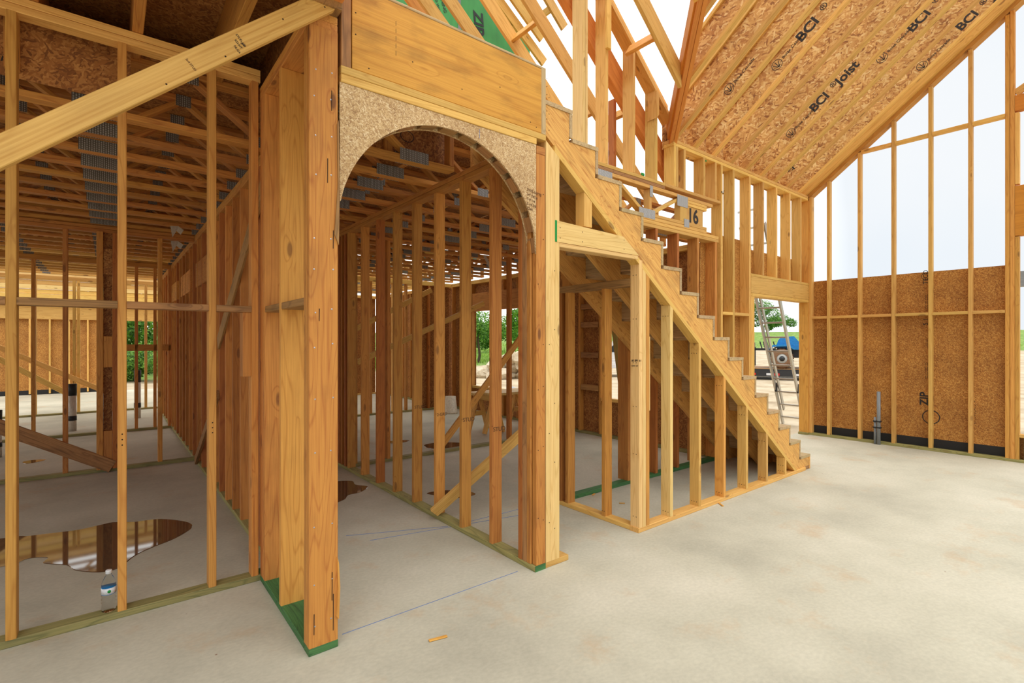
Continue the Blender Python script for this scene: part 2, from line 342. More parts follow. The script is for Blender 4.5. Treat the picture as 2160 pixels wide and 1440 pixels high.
# ---------------------------------------------------------------- setting: slab, ground
def slab(name, pts, z0, z1, m):
    n = len(pts); vs = [(x, y, z0) for x, y in pts] + [(x, y, z1) for x, y in pts]
    fs = [tuple(reversed(range(n))), tuple(range(n, 2*n))] + [(i, (i+1) % n, n+(i+1) % n, n+i) for i in range(n)]
    return mesh_obj(name, vs, fs, m)
tag(slab('floor', [(-14, -6), (9.13, -6), (9.13, 3.62), (6.26, 3.62), (6.26, 10.2), (6.26, 20.0), (-14, 20.0)], -.12, 0, 'slab'), 'pale broom finished concrete slab with clay stains', kind='structure')
def GZ(x, y):
    d = min(92, math.hypot(x, y)); return -.125 + max(0, d-26)*.02 + max(0, d-58)*.055
vs = []; fs = []; nx = 76
for j in range(nx+1):
    for i in range(nx+1):
        x = -110 + 260*i/nx; y = -90 + 260*j/nx; d = math.hypot(x, y)
        z = GZ(x, y) + (.3*math.sin(x*.11)*math.cos(y*.13)*min(1, max(0, d-40)/30))
        vs.append((x, y, z))
for j in range(nx):
    for i in range(nx): fs.append((j*(nx+1)+i, j*(nx+1)+i+1, (j+1)*(nx+1)+i+1, (j+1)*(nx+1)+i))
tag(mesh_obj('ground', vs, fs, 'ground', smooth=True), 'churned pale soil turning to rough grass further off', kind='structure')

# ---------------------------------------------------------------- front left wall
w = thing('stud_wall', 'wide-spaced stud wall with a water bottle on its sill plate', 'wall frame', (0, 3.56, 0), kind='thing')
YL0, YL1 = 3.515, 3.604
box('bottom_plate', -2.2, .752, YL0, YL1, 0, .038, 'green', w)
for z0, z1 in ((3.165, 3.203), (3.205, 3.244)): box('top_plate', -2.2, .752, YL0, YL1, z0, z1, 'pine', w)
for x, m in ((-1.27, 'amber'), (-.845, 'amber'), (-.402, 'amber'), (.036, 'amber'), (.469, 'amber'), (.702, 'fir')):
    box('stud', x, x+.04, YL0, YL1, .038, 3.165, m, w)
for a, b in ((-1.23, -.845), (-.805, -.402), (-.362, .036), (.076, .469), (.509, .702)): box('blocking', a, b, YL0, YL1, 1.703, 1.743, 'old', w)
box('packing_block', .655, .702, YL0+.01, YL1, 1.30, 1.703, 'fir', w)
nails(w, [(.488, YL0-.0005, z) for z in (1.03, 1.0, .97)] + [(.056, YL0-.0005, z) for z in (1.01, .98, .95)])

# ---------------------------------------------------------------- return wall and big corner post
w = thing('stud_wall', 'thick short wall of wide boards on a bright green plate, beside the left wall', 'wall frame', (.82, 3.05, 0), kind='thing')
box('bottom_plate', .752, .892, 2.60, 3.62, 0, .038, 'vgreen', w)
box('stud', .752, .890, 3.02, 3.06, .038, 3.055, 'amber', w)
box('stud', .752, .890, 3.40, 3.44, .038, 3.055, 'fir', w)
box('stud', .752, .79, 3.45, 3.515, .038, 3.055, 'fir', w)
box('stud', .852, .892, 2.64, 2.74, .038, 3.055, 'fir', w)
box('blocking', .754, .888, 2.60, 3.018, 1.70, 1.738, 'old', w)
box('blocking', .754, .888, 3.062, 3.398, 1.70, 1.738, 'old', w)
for z0 in (3.057, 3.096): box('top_plate', .752, .892, 2.52, 3.62, z0, z0+.038, 'fir', w)
w = thing('corner_post', 'tall orange knotty corner post with nail streaks, green block under it', 'post', (.82, 2.55, 0))
box('footing_block', .752, .892, 2.512, 2.599, 0, .038, 'vgreen', w)
box('post_ply', .752, .892, 2.512, 2.553, .038, 3.055, 'post', w)
box('post_ply', .752, .892, 2.556, 2.597, .038, 3.055, 'fir', w)
pts = []
for z in (.14, .34, .62, .98, 1.24, 1.49, 1.66, 1.87, 2.02, 2.33, 2.52, 2.71, 2.84):
    pts += [(.775+.012*R.random(), 2.511, z), (.855+.015*R.random(), 2.511, z+.02*R.random())]
nails(w, pts, 'nail', .0042)
for x, z, h in ((.775, .10, .10), (.868, .09, .18), (.862, .24, .14), (.84, 2.3, .12), (.868, 1.98, .09), (.80, 1.62, .06), (.86, 2.66, .10)):
    prism('nail_streak', [(x-.0015, z), (x+.0015, z), (x+.0025, z+h), (x-.001, z+h)], 2.5105, 2.512, 'nailhole', w)
prism('torn_splinter', [(.872, 2.05), (.893, 2.0), (.897, 2.2), (.893, 2.62), (.886, 2.60), (.889, 2.3)], 2.502, 2.512, 'old', w, grain=1.57)
prism('torn_splinter', [(.880, .16), (.893, .14), (.899, .3), (.893, .42), (.886, .45), (.89, .3)], 2.50, 2.515, 'amber', w, grain=1.57)

# overhead beam resting on the post, running back past the camera
w = thing('overhead_beam', 'dark orange veneer beam end resting above the corner post', 'beam', (.82, 1.5, 3.14))
box('beam_ply', .752, .818, -1.5, 2.60, 3.17, 3.52, 'lvldark', w)
box('beam_ply', .82, .892, -1.5, 2.60, 3.17, 3.52, 'lvldark', w)
box('packer', .752, .892, 2.45, 2.6, 3.136, 3.17, 'old', w)

# ---------------------------------------------------------------- arch wall
w = thing('archway_frame', 'archway of pale strand board cut to a half circle with blocked soffit', 'archway', (1.55, 2.55, 2.2))
AC, AZ, AR = 1.545, 2.095, .653
pts = [(.905, 2.815), (.905, AZ+.10)]
t0 = math.acos((AC-.905)/AR)
arc = []
for i in range(41):
    a = math.pi - t0*.97 - (math.pi - t0*.97 - .06)*i/40
    arc.append((AC+AR*math.cos(a), AZ+AR*math.sin(a)))
outline = [(.9, 2.815), (.9, arc[0][1])] + arc + [(2.2, AZ), (2.2, 2.815)]
for y0, nm in ((2.508, 'front_panel'), (2.588, 'back_panel')): prism(nm, outline, y0, y0+.012, 'osbpale', w)
for i in range(15):                                        # blocking pieces round the soffit with open gaps
    a = math.pi*.96 - i*(math.pi*.93)/14; da = .075
    q = [(AC+rr*math.cos(aa), AZ+rr*math.sin(aa)) for rr, aa in ((AR+.002, a-da), (AR+.002, a+da), (AR+.06, a+da), (AR+.06, a-da))]
    prism('soffit_block', q, 2.521, 2.587, 'old', w, grain=a+1.57)
back = [(AC+(AR+.062)*math.cos(math.pi*(1-i/40)), AZ+(AR+.062)*math.sin(math.pi*(1-i/40))) for i in range(41)]
back2 = [(AC+(AR+.072)*math.cos(math.pi*(i/40)), AZ+(AR+.072)*math.sin(math.pi*(i/40))) for i in range(41)]
prism('soffit_backing', [(x, z) for x, z in back+back2 if True], 2.521, 2.587, 'dgreen', w)
prism('pencil_mark', [(1.745, 2.745), (1.748, 2.745), (1.748, 2.80), (1.745, 2.80)], 2.5072, 2.508, 'chalk', w)
for k, s in enumerate(('TSTR-SATTS', '24" 24/16', 'T-9 1/4', '3-14 5/8', 'T244')):
    text('hand_lettering', s, .024, (2.118, 2.5075, 2.50-k*.03), (1, 0, -.15), (0, 0, 1), 'inkfade', w)
w = thing('corner_post', 'orange post at the foot of the arch on a green plate end', 'post', (2.24, 2.55, 0))
box('post_ply', 2.205, 2.283, 2.51, 2.55, .04, 2.76, 'post', w)
for k, m in enumerate(('fir', 'old', 'rust')): box('post_ply', 2.192, 2.283, 2.555+.045*k, 2.597+.045*k, .04, 2.76, m, w)
box('cap_block', 2.205, 2.283, 2.51, 2.60, 2.762, 2.815, 'fir', w, 'x')
nails(w, [(2.22, 2.5095, z) for z in (.35, .8, 1.2, 1.9)] + [(2.265, 2.5095, z) for z in (.33, .82, 1.22, 1.5, 2.2, 2.5)])
w = thing('beam_plate', 'doubled pale plate lying between arch panel and orange beam', 'plate', (1.6, 2.55, 2.82))
box('plate_ply', .905, 2.2, 2.503, 2.60, 2.817, 2.858, 'pine', w)
box('plate_ply', .905, 2.283, 2.503, 2.60, 2.86, 2.90, 'pine', w)
w = thing('header_beam', 'deep orange plywood-faced beam above the archway', 'beam', (1.6, 2.55, 2.90))
box('beam_face', .962, 2.245, 2.506, 2.594, 2.902, 3.33, 'beamface', w, 'x')
box('edge_strip', 2.247, 2.287, 2.506, 2.60, 2.902, 3.345, 'treadedge', w)
box('cap_strip', .962, 2.245, 2.506, 2.60, 3.332, 3.348, 'treadedge', w)
nails(w, [(x, 2.5055, z) for x, z in ((.98, 3.19), (.98, 3.08), (1.05, 2.93), (1.3, 3.05), (1.62, 3.0), (2.2, 2.93), (2.15, 2.95), (1.9, 3.1))])
for z in (3.05, 3.09, 3.13, 3.17, 3.21): prism('pencil_mark', [(1.2, z), (1.202, z), (1.202, z+.025), (1.2, z+.025)], 2.5052, 2.506, 'ink', w)
w = thing('end_stud', 'weathered brown board standing at the left end of the orange beam', 'board', (.93, 2.55, 2.9))
box('board_ply', .907, .958, 2.508, 2.60, 2.902, 3.45, 'old', w)
w = thing('packed_studs', 'pack of three pale studs between arch and stair opening', 'post', (2.34, 2.55, 0))
LOW = lambda x: .048 - .7366*(x-6.186)                    # underside of the stringers
for k in range(3):
    x0 = 2.290+.0415*k; prism('stud_ply', [(x0, .038), (x0+.0405, .038), (x0+.0405, LOW(x0+.0405)-.05), (x0, min(2.89, LOW(x0)-.05))], 2.51, 2.6, 'pale', w, grain=1.57)
box('bottom_plate', 2.288, 2.50, 2.51, 2.6, 0, .038, 'pine', w)
nails(w, [(2.37, 2.5095, z) for z in (.25, .7, 1.1, 1.6, 2.0)] + [(2.32, 2.5095, z) for z in (.3, .9, 1.5)])

# ---------------------------------------------------------------- long wall seen through the arch
w = thing('stud_wall', 'long stud wall running back through the archway', 'wall frame', (2.24, 6, 0), kind='thing')
box('bottom_plate', 2.192, 2.281, 2.512, 9.95, .0, .038, 'green', w)
box('plate_end', 2.195, 2.286, 2.508, 2.512, 0, .038, 'vgreen', w, 'x')
for z0 in (2.795, 2.836): box('top_plate', 2.192, 2.281, 2.61, 9.95, z0, z0+.038, 'fir', w)
ys = [2.985+.4063*k for k in range(17)]
for k, y in enumerate(ys): box('stud', 2.192, 2.281, y, y+.039, .038, 2.795, ['fir', 'fir', 'amber', 'fir', 'fir', 'rust', 'fir'][k % 7], w)
for y in (5.93, 6.05, 6.0+.13): box('stud', 2.192, 2.281, y, y+.04, .038, 2.795, 'rust', w)
nails(w, [(2.1915, y, .9) for y in ys[:3]], nrm='x')
text('grade_stamp', 'STUD', .045, (2.20, ys[0]-.001, .86), (1, 0, 0), (0, 0, 1), 'inkfade', w)
text('grade_stamp', 'STUD', .045, (2.20, ys[1]-.001, .88), (1, 0, 0), (0, 0, 1), 'inkfade', w)
text('grade_stamp', '2-GRD', .035, (2.20, ys[2]-.001, .88), (1, 0, 0), (0, 0, 1), 'inkfade', w)
text('grade_stamp', 'STUD', .04, (2.20, ys[3]-.001, .9), (1, 0, 0), (0, 0, 1), 'inkfade', w)
tag(bar('brace_board', (2.15, 3.76, .075), (2.90, 3.17, .93), .089, .038, (.3, .24, -.8), 'pine'), 'pale temporary brace rising from the long wall plate behind the arch', 'brace')

# ---------------------------------------------------------------- cross wall, stair closet
w = thing('stud_wall', 'cross wall of few studs on a bare plate behind the long wall', 'wall frame', (3.8, 6.0, 0), kind='thing')
box('bottom_plate', 2.285, 5.6, 5.98, 6.07, 0, .038, 'green', w)
box('top_plate', 2.285, 6.1, 5.98, 6.07, 2.795, 2.835, 'fir', w)
for x, m in ((2.32, 'fir'), (2.47, 'rust'), (2.75, 'fir'), (4.72, 'rust'), (5.15, 'fir'), (5.6, 'fir')): box('stud', x, x+.042, 5.98, 6.07, .038, 2.795, m, w)
tag(bar('brace_board', (3.42, 5.93, .03), (5.35, 5.93, 2.06), .089, .038, (.6, 0, -.6), 'amber'), 'weathered brace leaning on the bare cross-wall plate', 'brace')
tag(bar('brace_board', (3.0, 7.6, 1.2), (5.6, 7.9, 2.25), .089, .038, (.3, 0, -.8), 'pine'), 'upper slanting brace in the room behind the long wall', 'brace')
tag(bar('brace_board', (2.7, 8.3, 1.45), (4.8, 8.5, 2.5), .089, .038, (.3, 0, -.8), 'pine'), 'further slanting brace near the trusses behind the long wall', 'brace')

# ---------------------------------------------------------------- stairs
Z1, RUN, RISE, X1 = .174, .2688, .1981, 6.583
st = thing('staircase', 'rough wooden staircase with saw-toothed stringers climbing to the beam', 'staircase', (4.4, 3.0, 0))
out = [(X1-.03, 0)]
for i in range(16):
    zi = Z1+RISE*i; xi = X1-RUN*i
    out += [(xi-.03, zi-.03), (xi-RUN-.03 if i < 15 else 2.29, zi-.03)]
out += [(2.29, LOW(2.29)), (6.251, 0)]
for y0 in (2.524, 2.95, 3.375): prism('stringer', out, y0, y0+.042, 'ply', st, grain=-.635)
for i in range(16):
    zi = Z1+RISE*i; xi = X1-RUN*i
    box('tread', xi-RUN if i < 15 else 2.29, xi, 2.518, 3.43, zi-.029, zi, 'treadedge', st, 'y')
    box('riser', xi-.029, xi-.001, 2.52, 3.428, (zi-RISE+.001) if i else .001, zi-.03, 'treadedge' if i else 'ply', st, 'y')
box('floor_cleat', 6.43, 6.553, 2.522, 2.57, .001, .042, 'old', st)
nails(st, [(2.31, 2.5235, 3.02+.055*k) for k in range(6)] + [(2.33, 2.5235, 2.95+.11*k) for k in range(3)])

# stair side wall
w = thing('stair_side_wall', 'low stud wall stepping down below the stair stringer', 'wall frame', (4.6, 2.55, 0), kind='thing')
box('bottom_plate', 3.282, 4.18, 2.51, 2.6, 0, .038, 'pine', w)
box('bottom_plate', 4.182, 6.43, 2.51, 2.6, 0, .038, 'pine', w)
prism('raking_plate', [(2.372, LOW(2.372)), (6.20, LOW(6.20)-.001), (6.16, .04), (6.135, .04), (2.415, LOW(2.415)-.048), (2.372, LOW(2.372)-.09)], 2.512, 2.598, 'pine', w, grain=-.635)
for x, m in ((3.746, 'pale'), (4.182, 'pine'), (4.611, 'amber'), (5.044, 'pine'), (5.475, 'pine'), (5.917, 'pine')):
    prism('stud', [(x-.04, .038), (x, .038), (x, LOW(x)-.049), (x-.04, LOW(x-.04)-.049)], 2.51, 2.6, m, w, grain=1.57)
    nails(w, [(x-.0415, yy, .075) for yy in (2.53, 2.555, 2.58)] + [(x-.0415, yy, LOW(x)-.11) for yy in (2.53, 2.555, 2.58)], nrm='x')
prism('header', [(2.375, 2.20), (3.285, 2.20), (3.09, LOW(3.09)-.002), (2.375, 2.345)], 2.508, 2.59, 'pale', w)
box('header_end', 2.372, 2.392, 2.5065, 2.592, 2.20, 2.345, 'spray', w, 'z')
box('header_packer', 2.415, 3.27, 2.509, 2.6, 2.168, 2.198, 'pale', w)
prism('cripple', [(2.665, 2.347), (2.745, 2.347), (2.745, LOW(2.745)-.05), (2.665, LOW(2.665)-.05)], 2.515, 2.6, 'pine', w, grain=1.57)
box('jamb_stud', 3.29, 3.333, 2.51, 2.6, .038, 2.166, 'pale', w)
prism('jamb_stud', [(3.335, .038), (3.375, .038), (3.375, LOW(3.375)-.05), (3.335, LOW(3.335)-.05)], 2.51, 2.6, 'pale', w, grain=1.57)
prism('jamb_stud', [(3.38, .038), (3.42, .038), (3.42, LOW(3.42)-.05), (3.38, LOW(3.38)-.05)], 2.51, 2.6, 'fir', w, grain=1.57)
box('nailed_scrap', 3.46, 3.50, 2.56, 2.6, .95, 1.56, 'pale', w)
nails(w, [(3.289, yy, z) for yy in (2.54, 2.57) for z in (.12, .62, 1.0, 1.35, 1.7, 2.05)], nrm='x')
text('grade_stamp', '#2 SPF  81', .022, (3.2885, 2.585, 1.36), (0, -1, 0), (0, 0, 1), 'ink', w)
text('grade_stamp', 'S-P-F  HT', .016, (3.2885, 2.585, 1.32), (0, -1, 0), (0, 0, 1), 'ink', w)
nails(w, [(x, 2.5075, z) for x in (2.42, 2.64, 3.1) for z in (2.23, 2.30)])
# closet wall under the stairs
w = thing('closet_wall', 'low wall frame with two reddish studs under the stair', 'wall frame', (3.32, 3.0, 0), kind='thing')
box('bottom_plate', 3.285, 3.375, 2.602, 3.44, 0, .038, 'pine', w)
box('top_plate', 3.285, 3.375, 2.602, 3.44, 1.968, 2.03, 'old', w)
box('stud', 3.285, 3.375, 2.86, 2.90, .038, 1.968, 'fir', w)
box('stud', 3.285, 3.375, 3.30, 3.34, .038, 1.968, 'fir', w)
box('stud', 3.285, 3.375, 3.39, 3.43, .038, 1.968, 'rust', w)
nails(w, [(3.284, yy, .08) for yy in (2.87, 2.89)], nrm='x')

# ---------------------------------------------------------------- stair back wall with floor truss above
BY0, BY1 = 3.44, 3.58
w = thing('stud_wall', 'back wall of the stair with red-brown studs under the floor truss', 'wall frame', (4.3, 3.5, 0), kind='thing')
box('bottom_plate', 3.25, 6.1, BY0, BY0+.09, 0, .038, 'vgreen', w)
for z0 in (2.792, 2.832): box('top_plate', 2.9, 6.14, BY0, BY1, z0, z0+.038, 'pine', w)
for x, m in ((3.5, 'fir'), (4.36, 'fir'), (4.845, 'rust'), (5.263, 'rust'), (5.689, 'fir'), (6.103, 'fir')): box('stud', x-.042, x, BY0, BY1, .038, 2.792, m, w)
w = thing('stud_wall', 'tall back wall beside the door opening, carrying the roof joists', 'wall frame', (7.2, 3.5, 0), kind='thing')
box('bottom_plate', 6.15, 7.10, BY0, BY1, 0, .038, 'green', w)
box('bottom_plate', 8.87, 9.03, BY0, BY1, 0, .038, 'green', w)
for z0 in (3.81, 3.85): box('top_plate', 5.15, 8.93, BY0, BY1, z0, z0+.038, 'pine', w)
box('sole_plate', 4.985, 6.19, BY0, BY1, 3.30, 3.336, 'pine', w)
for x in (6.248, 6.552, 6.994): box('stud', x-.046, x, BY0, BY1, .038, 3.81, 'pine', w)
for x in (5.20, 5.245, 5.40, 5.829, 6.10): box('short_stud', x-.042, x, BY0, BY1, 3.336, 3.81, 'pine', w)
for x in (7.386, 7.806, 8.257, 8.654): box('cripple', x-.043, x, BY0, BY1, 2.47, 3.81, 'pine', w)
box('blocking', 6.25, 6.505, BY0, BY1, 1.87, 1.91, 'pine', w)
box('blocking', 6.555, 6.945, BY0, BY1, 1.87, 1.91, 'pine', w)
box('header', 7.0, 9.02, BY0, BY1-.02, 2.20, 2.43, 'pine', w)
box('header_plate', 7.0, 9.02, BY0, BY1, 2.432, 2.47, 'pine', w)
box('header_plate', 7.0, 9.02, BY0, BY1, 2.155, 2.198, 'pine', w)
for x in (7.05, 7.10): box('trimmer', x-.043, x, BY0, BY1, .038, 2.153, 'pine', w)
box('jamb_post', 8.90, 9.02, BY0, BY1, .038, 2.153, 'amber', w)
box('jamb_post', 8.90, 9.02, BY0, BY1, 2.472, 3.88, 'amber', w)
box('sheathing', 5.95, 7.10, BY1+.001, BY1+.013, .05, 2.95, 'osbwall', w, 'z')
box('sheathing', 7.10, 9.0, BY1+.001, BY1+.013, 2.17, 2.85, 'osbwall', w, 'x')
text('hand_lettering', 'LOW', .07, (6.205, BY1-.02, 3.42), (0, -1, 0), (0, .2, 1), 'ink', w)
box('spray_mark', 5.835, 5.86, BY0-.001, BY0+.02, 3.775, 3.79, 'spray', w, 'x')

# ---------------------------------------------------------------- floor trusses
def truss(label, X0, X1, y, kind='pine', extra=None, z0=2.872, z1=3.265):
    t = thing('floor_truss', label, 'floor truss', ((X0+X1)/2, y+.044, z0), 'open-web floor trusses overhead')
    ch = kind
    box('bottom_chord', X0, X1, y, y+.089, z0, z0+.038, ch, t)
    box('top_chord', X0, X1, y, y+.089, z1-.038, z1, ch, t)
    n0 = .875; P = .925
    k = math.ceil((X0+.06-n0)/P); xs = []
    while n0+P*k < X1-.05: xs.append(n0+P*k); k += 1
    for x in xs:
        for s in (-1, 1):
            xe = x+s*P/2
            if X0+.04 < xe < X1-.04: bar('web', (x+s*.03, y+.0445, z0+.045), (xe-s*.03, y+.0445, z1-.045), .03, .07, (s*.6, 0, -.6), ch, t)
        if (round((x-n0)/P)) % 2:
            for yy in (y-.0015, y+.0895): box('nail_plate', x-.12, x+.12, yy, yy+.0012, z0-.002, z0+.085, 'plate', t, 'x')
        else: box('nail_plate', x-.06, x+.06, y-.0015, y-.0003, z0-.002, z0+.07, 'plate', t, 'x')
        if X0+.1 < x+P/2 < X1-.1: box('nail_plate', x+P/2-.045, x+P/2+.045, y-.0015, y-.0003, z1-.08, z1, 'plate', t, 'x')
    for x in (X0+.02, X1-.02): box('end_post', x-.019, x+.019, y, y+.089, z0+.04, z1-.04, ch, t)
    return t
k = 0
for i in range(25):
    y = 3.856+.4064*i
    lab = '%s floor truss back from the front left wall' % ORD[i]
    if i == 0: tA = truss(lab, -5.2, 6.2, y, 'fir')
    elif i < 16:
        t = copytree(tA, (0, .4064*i, 0)); t['label'] = lab
    elif i == 16: tB = truss(lab, -5.2, 6.2, y, 'pine')
    else: t = copytree(tB, (0, .4064*(i-16), 0)); t['label'] = lab
w = thing('rim_board', 'strand board with a round stamp behind the top of the arch', 'sheathing', (1.5, 3.6, 2.9))
box('panel', .92, 2.18, 3.60, 3.612, 2.90, 3.265, 'osbdark', w, 'x'); box('cleat', 1.62, 1.68, 3.56, 3.598, 2.95, 3.22, 'fir', w)
vs = []; fs = []
for i in range(24):
    a = i*math.pi/12
    for q in (1, .88): vs.append((1.82+.06*q*math.cos(a), 3.5985, 3.12+.045*q*math.sin(a)))
for i in range(24): fs.append((2*i, 2*i+1, (2*i+3) % 48, (2*i+2) % 48))
mesh_obj('ring_stamp', vs, fs, 'ink', w)
truss('short floor truss crossing just behind the top of the arch', .95, 2.15, 3.44, 'fir')
# numbered truss over the stair back wall
t = thing('floor_truss', 'floor truss stencilled 16 above the stair back wall', 'floor truss', (4.6, 3.48, 2.872), 'open-web floor trusses overhead')
box('bottom_chord', 2.9, 5.86, 3.44, 3.53, 2.872, 2.91, 'pine', t); box('bottom_chord', 4.6, 5.86, 3.44, 3.53, 2.912, 2.948, 'pine', t)
box('top_chord', 2.9, 6.0, 3.44, 3.53, 3.222, 3.26, 'pine', t); box('top_chord', 5.30, 5.86, 3.44, 3.53, 3.15, 3.184, 'pine', t); box('top_chord', 5.30, 5.86, 3.44, 3.53, 3.186, 3.22, 'pine', t)
box('end_block', 5.29, 5.42, 3.442, 3.528, 2.95, 3.148, 'pine', t, 'z'); box('end_block', 5.425, 5.79, 3.45, 3.52, 2.95, 3.148, 'pine', t, 'z')
bar('web', (4.72, 3.485, 2.935), (5.26, 3.485, 3.20), .038, .075, (.4, 0, -.6), 'pine', t)
bar('web', (4.18, 3.485, 3.20), (4.62, 3.485, 2.935), .038, .075, (.4, 0, .6), 'pine', t)
bar('web', (3.4, 3.485, 2.93), (4.05, 3.485, 3.20), .038, .075, (.4, 0, -.6), 'pine', t)
box('web', 4.70, 4.74, 3.445, 3.53, 2.95, 3.22, 'pine', t)
for a, b, z0, z1 in ((4.50, 4.79, 2.885, 2.985), (5.22, 5.44, 3.12, 3.25), (3.84, 4.06, 3.16, 3.26), (4.695, 4.75, 3.13, 3.255), (5.36, 5.47, 2.888, 2.985)): box('nail_plate', a, b, 3.4375, 3.4395, z0, z1, 'plate_lit', t, 'x')
text('stencilled_number', '16', .235, (5.45, 3.449, 2.968), (1, 0, 0), (0, 0, 1), 'ink', t, 1.0)
w = thing('upper_floor_plate', 'long doubled plate on the stair truss carrying the upper studs', 'plate', (4.2, 3.5, 3.23))
box('plate_ply', 2.9, 4.98, 3.44, 3.58, 3.30, 3.336, 'pine', w); box('plate_ply', 2.9, 4.98, 3.442, 3.578, 3.262, 3.298, 'old', w)

# ---------------------------------------------------------------- upper gable wall over the stairs
w = thing('upper_stud_wall', 'upper wall of tall pale studs cut to the roof slope', 'wall frame', (4.2, 3.5, 3.30), kind='thing')
SL = lambda x: 4.08 + .86*(5.11-x)                        # underside of the raking plate
for x, m in ((3.696, 'pale'), (3.66, 'pale'), (3.999, 'pine'), (4.438, 'pine'), (4.836, 'pine')):
    prism('stud', [(x-.038, 3.337), (x, 3.337), (x, SL(x)), (x-.038, SL(x-.038))], BY0, BY1, m, w, grain=1.57)
box('spliced_end', 3.945, 4.01, BY0-.035, BY0-.002, 4.50, 5.05, 'pine', w)
prism('spliced_end', [(4.79, 4.02), (4.84, 4.07), (4.84, 4.29), (4.79, 4.33)], BY0-.02, BY0+.1, 'pine', w, grain=1.57)
prism('raking_plate', [(5.12, SL(5.12)), (2.6, SL(2.6)), (2.6, SL(2.6)+.05), (5.12, SL(5.12)+.05)], BY0, BY1, 'pine', w, grain=-.71)
prism('raking_plate', [(5.05, SL(5.05)+.052), (2.6, SL(2.6)+.052), (2.6, SL(2.6)+.11), (5.05, SL(5.05)+.11)], BY0+.01, BY1, 'pine', w, grain=-.71)
box('stud', 4.52, 4.56, 3.80, 3.89, 3.30, 4.30, 'rust', w)
box('spray_mark', 4.55, 4.60, BY0-.002, BY0+.01, 3.337, 3.365, 'spray', w, 'x')

# ---------------------------------------------------------------- roof timbers of the left roof
RB = lambda x: 3.80 + .83*(5.1-x)                         # underside of these rafters
def rafter(label, y, xa, xb, m='pine', d=.24, th=.04, z=0):
    pts = [(xa, RB(xa)+z), (xb, RB(xb)+z), (xb, RB(xb)+d*1.3+z), (xa, RB(xa)+d*1.3+z)]
    o = prism('roof_rafter', pts, y, y+th, m, None, grain=-.69); tag(o, label, 'rafter', 'sloping rafters above the stairs'); return o
rafter('rafter highest up against the hip beam, short jack', 2.52, 1.6, 4.15, 'amber', .18)
rafter('jack rafter running down onto the middle of the valley beam', 3.02, 1.4, 4.66, 'pine', .18)
rafter('dark veneer rafter tight behind the upper studs', 3.63, 1.2, 5.6, 'lvldark', .24, .09, -.12)
rafter('rafter first behind the dark veneer one', 4.14, 1.0, 5.85, 'pine', .17)
rafter('rafter second behind the dark veneer one', 4.62, .8, 5.85, 'pine', .17)
rafter('rafter third behind, crossing the green sheathing', 5.10, .6, 5.85, 'pine', .17)
rafter('rafter deepest, crossing the left of the green sheathing', 5.44, .5, 5.85, 'pine', .17)
rafter('rafter farthest left above the orange beam', 5.62, .5, 5.85, 'amber', .17)
for lab, xa, ya, yb, zz in (('short block between the two deepest bright rafters', 2.75, 4.66, 5.10, .05), ('block between rafters right of the beam end', 3.72, 4.18, 4.62, .02), ('low block between the pale upper studs', 4.75, 3.74, 4.14, .02), ('lower block just below its neighbour between upper studs', 4.62, 4.18, 4.62, .02), ('block joining raking plate to the jack rafter', 4.32, 3.06, 3.44, .05)):
    o = bar('rafter_block', (xa, ya, RB(xa)+.11+zz), (xa, yb, RB(xa)+.11+zz), .14, .038, (-.83*.0+.55, 0, .83), 'amber'); tag(o, lab, 'blocking', 'blocks between the rafters')
w = thing('valley_beam', 'orange doubled valley beam rising from the wall corner', 'beam', (5.1, 3.44, 3.85))
for k, (off, m) in enumerate(((-.016, 'lvldark'), (.016, 'lvldark'))):
    p0 = Vector((5.32+off, 3.61-off, 3.86)); p1 = p0+Vector((-2.1, -2.1, 1.72))
    bar('beam_ply', p0, p1, .24, .042, (0, 0, 1), m, w)
bar('side_strip', Vector((5.17, 3.53, 3.98)), Vector((5.17-1.95, 3.53-1.95, 3.98+1.60)), .19, .03, (0, 0, 1), 'lvl', w)
# far gable with green sheathing
w = thing('green_sheathing_panel', 'green faced sheathing wall high up behind the rafters', 'sheathing', (4.2, 7.6, 3.4))
prism('panel', [(3.3, 3.4), (6.76, 3.4), (6.76, 7.50), (5.2, 8.8), (3.3, 10.3)], 7.9, 7.92, 'zip', w)
for x in (5.02, 6.70): box('seam_tape', x, x+.06, 7.893, 7.899, 3.45, 8.6 if x < 6 else 7.4, 'conduit', w, 'z')
text('printed_lettering', 'ZIP', .30, (5.36, 7.892, 7.75), (0.1, 0, -1), (1, 0, .1), 'dark', w)
text('printed_lettering', 'SHEATHING', .09, (4.55, 7.892, 7.9), (.35, 0, -.9), (.9, 0, .35), 'dark', w)
text('printed_lettering', 'ROOF AND WALL', .07, (4.42, 7.892, 7.9), (.35, 0, -.9), (.9, 0, .35), 'dark', w)
for lab, a, b in (('upper pale barge board beyond the green sheathing', (5.05, 7.3, 8.42), (6.56, 7.3, 7.38)), ('lower barge board with a stepped end beyond the green sheathing', (5.5, 7.42, 7.85), (6.72, 7.42, 7.02)), ('thin fly rafter above the barge boards', (5.0, 6.75, 8.75), (6.62, 6.75, 7.35))):
    tag(bar('barge_board', a, b, .20, .05, (.5, 0, .7), 'pine'), lab, 'board')
tag(box('blocking', 6.28, 6.32, 6.77, 7.28, 7.52, 7.66, 'pine'), 'short pale block between fly rafter and barge board', 'blocking')

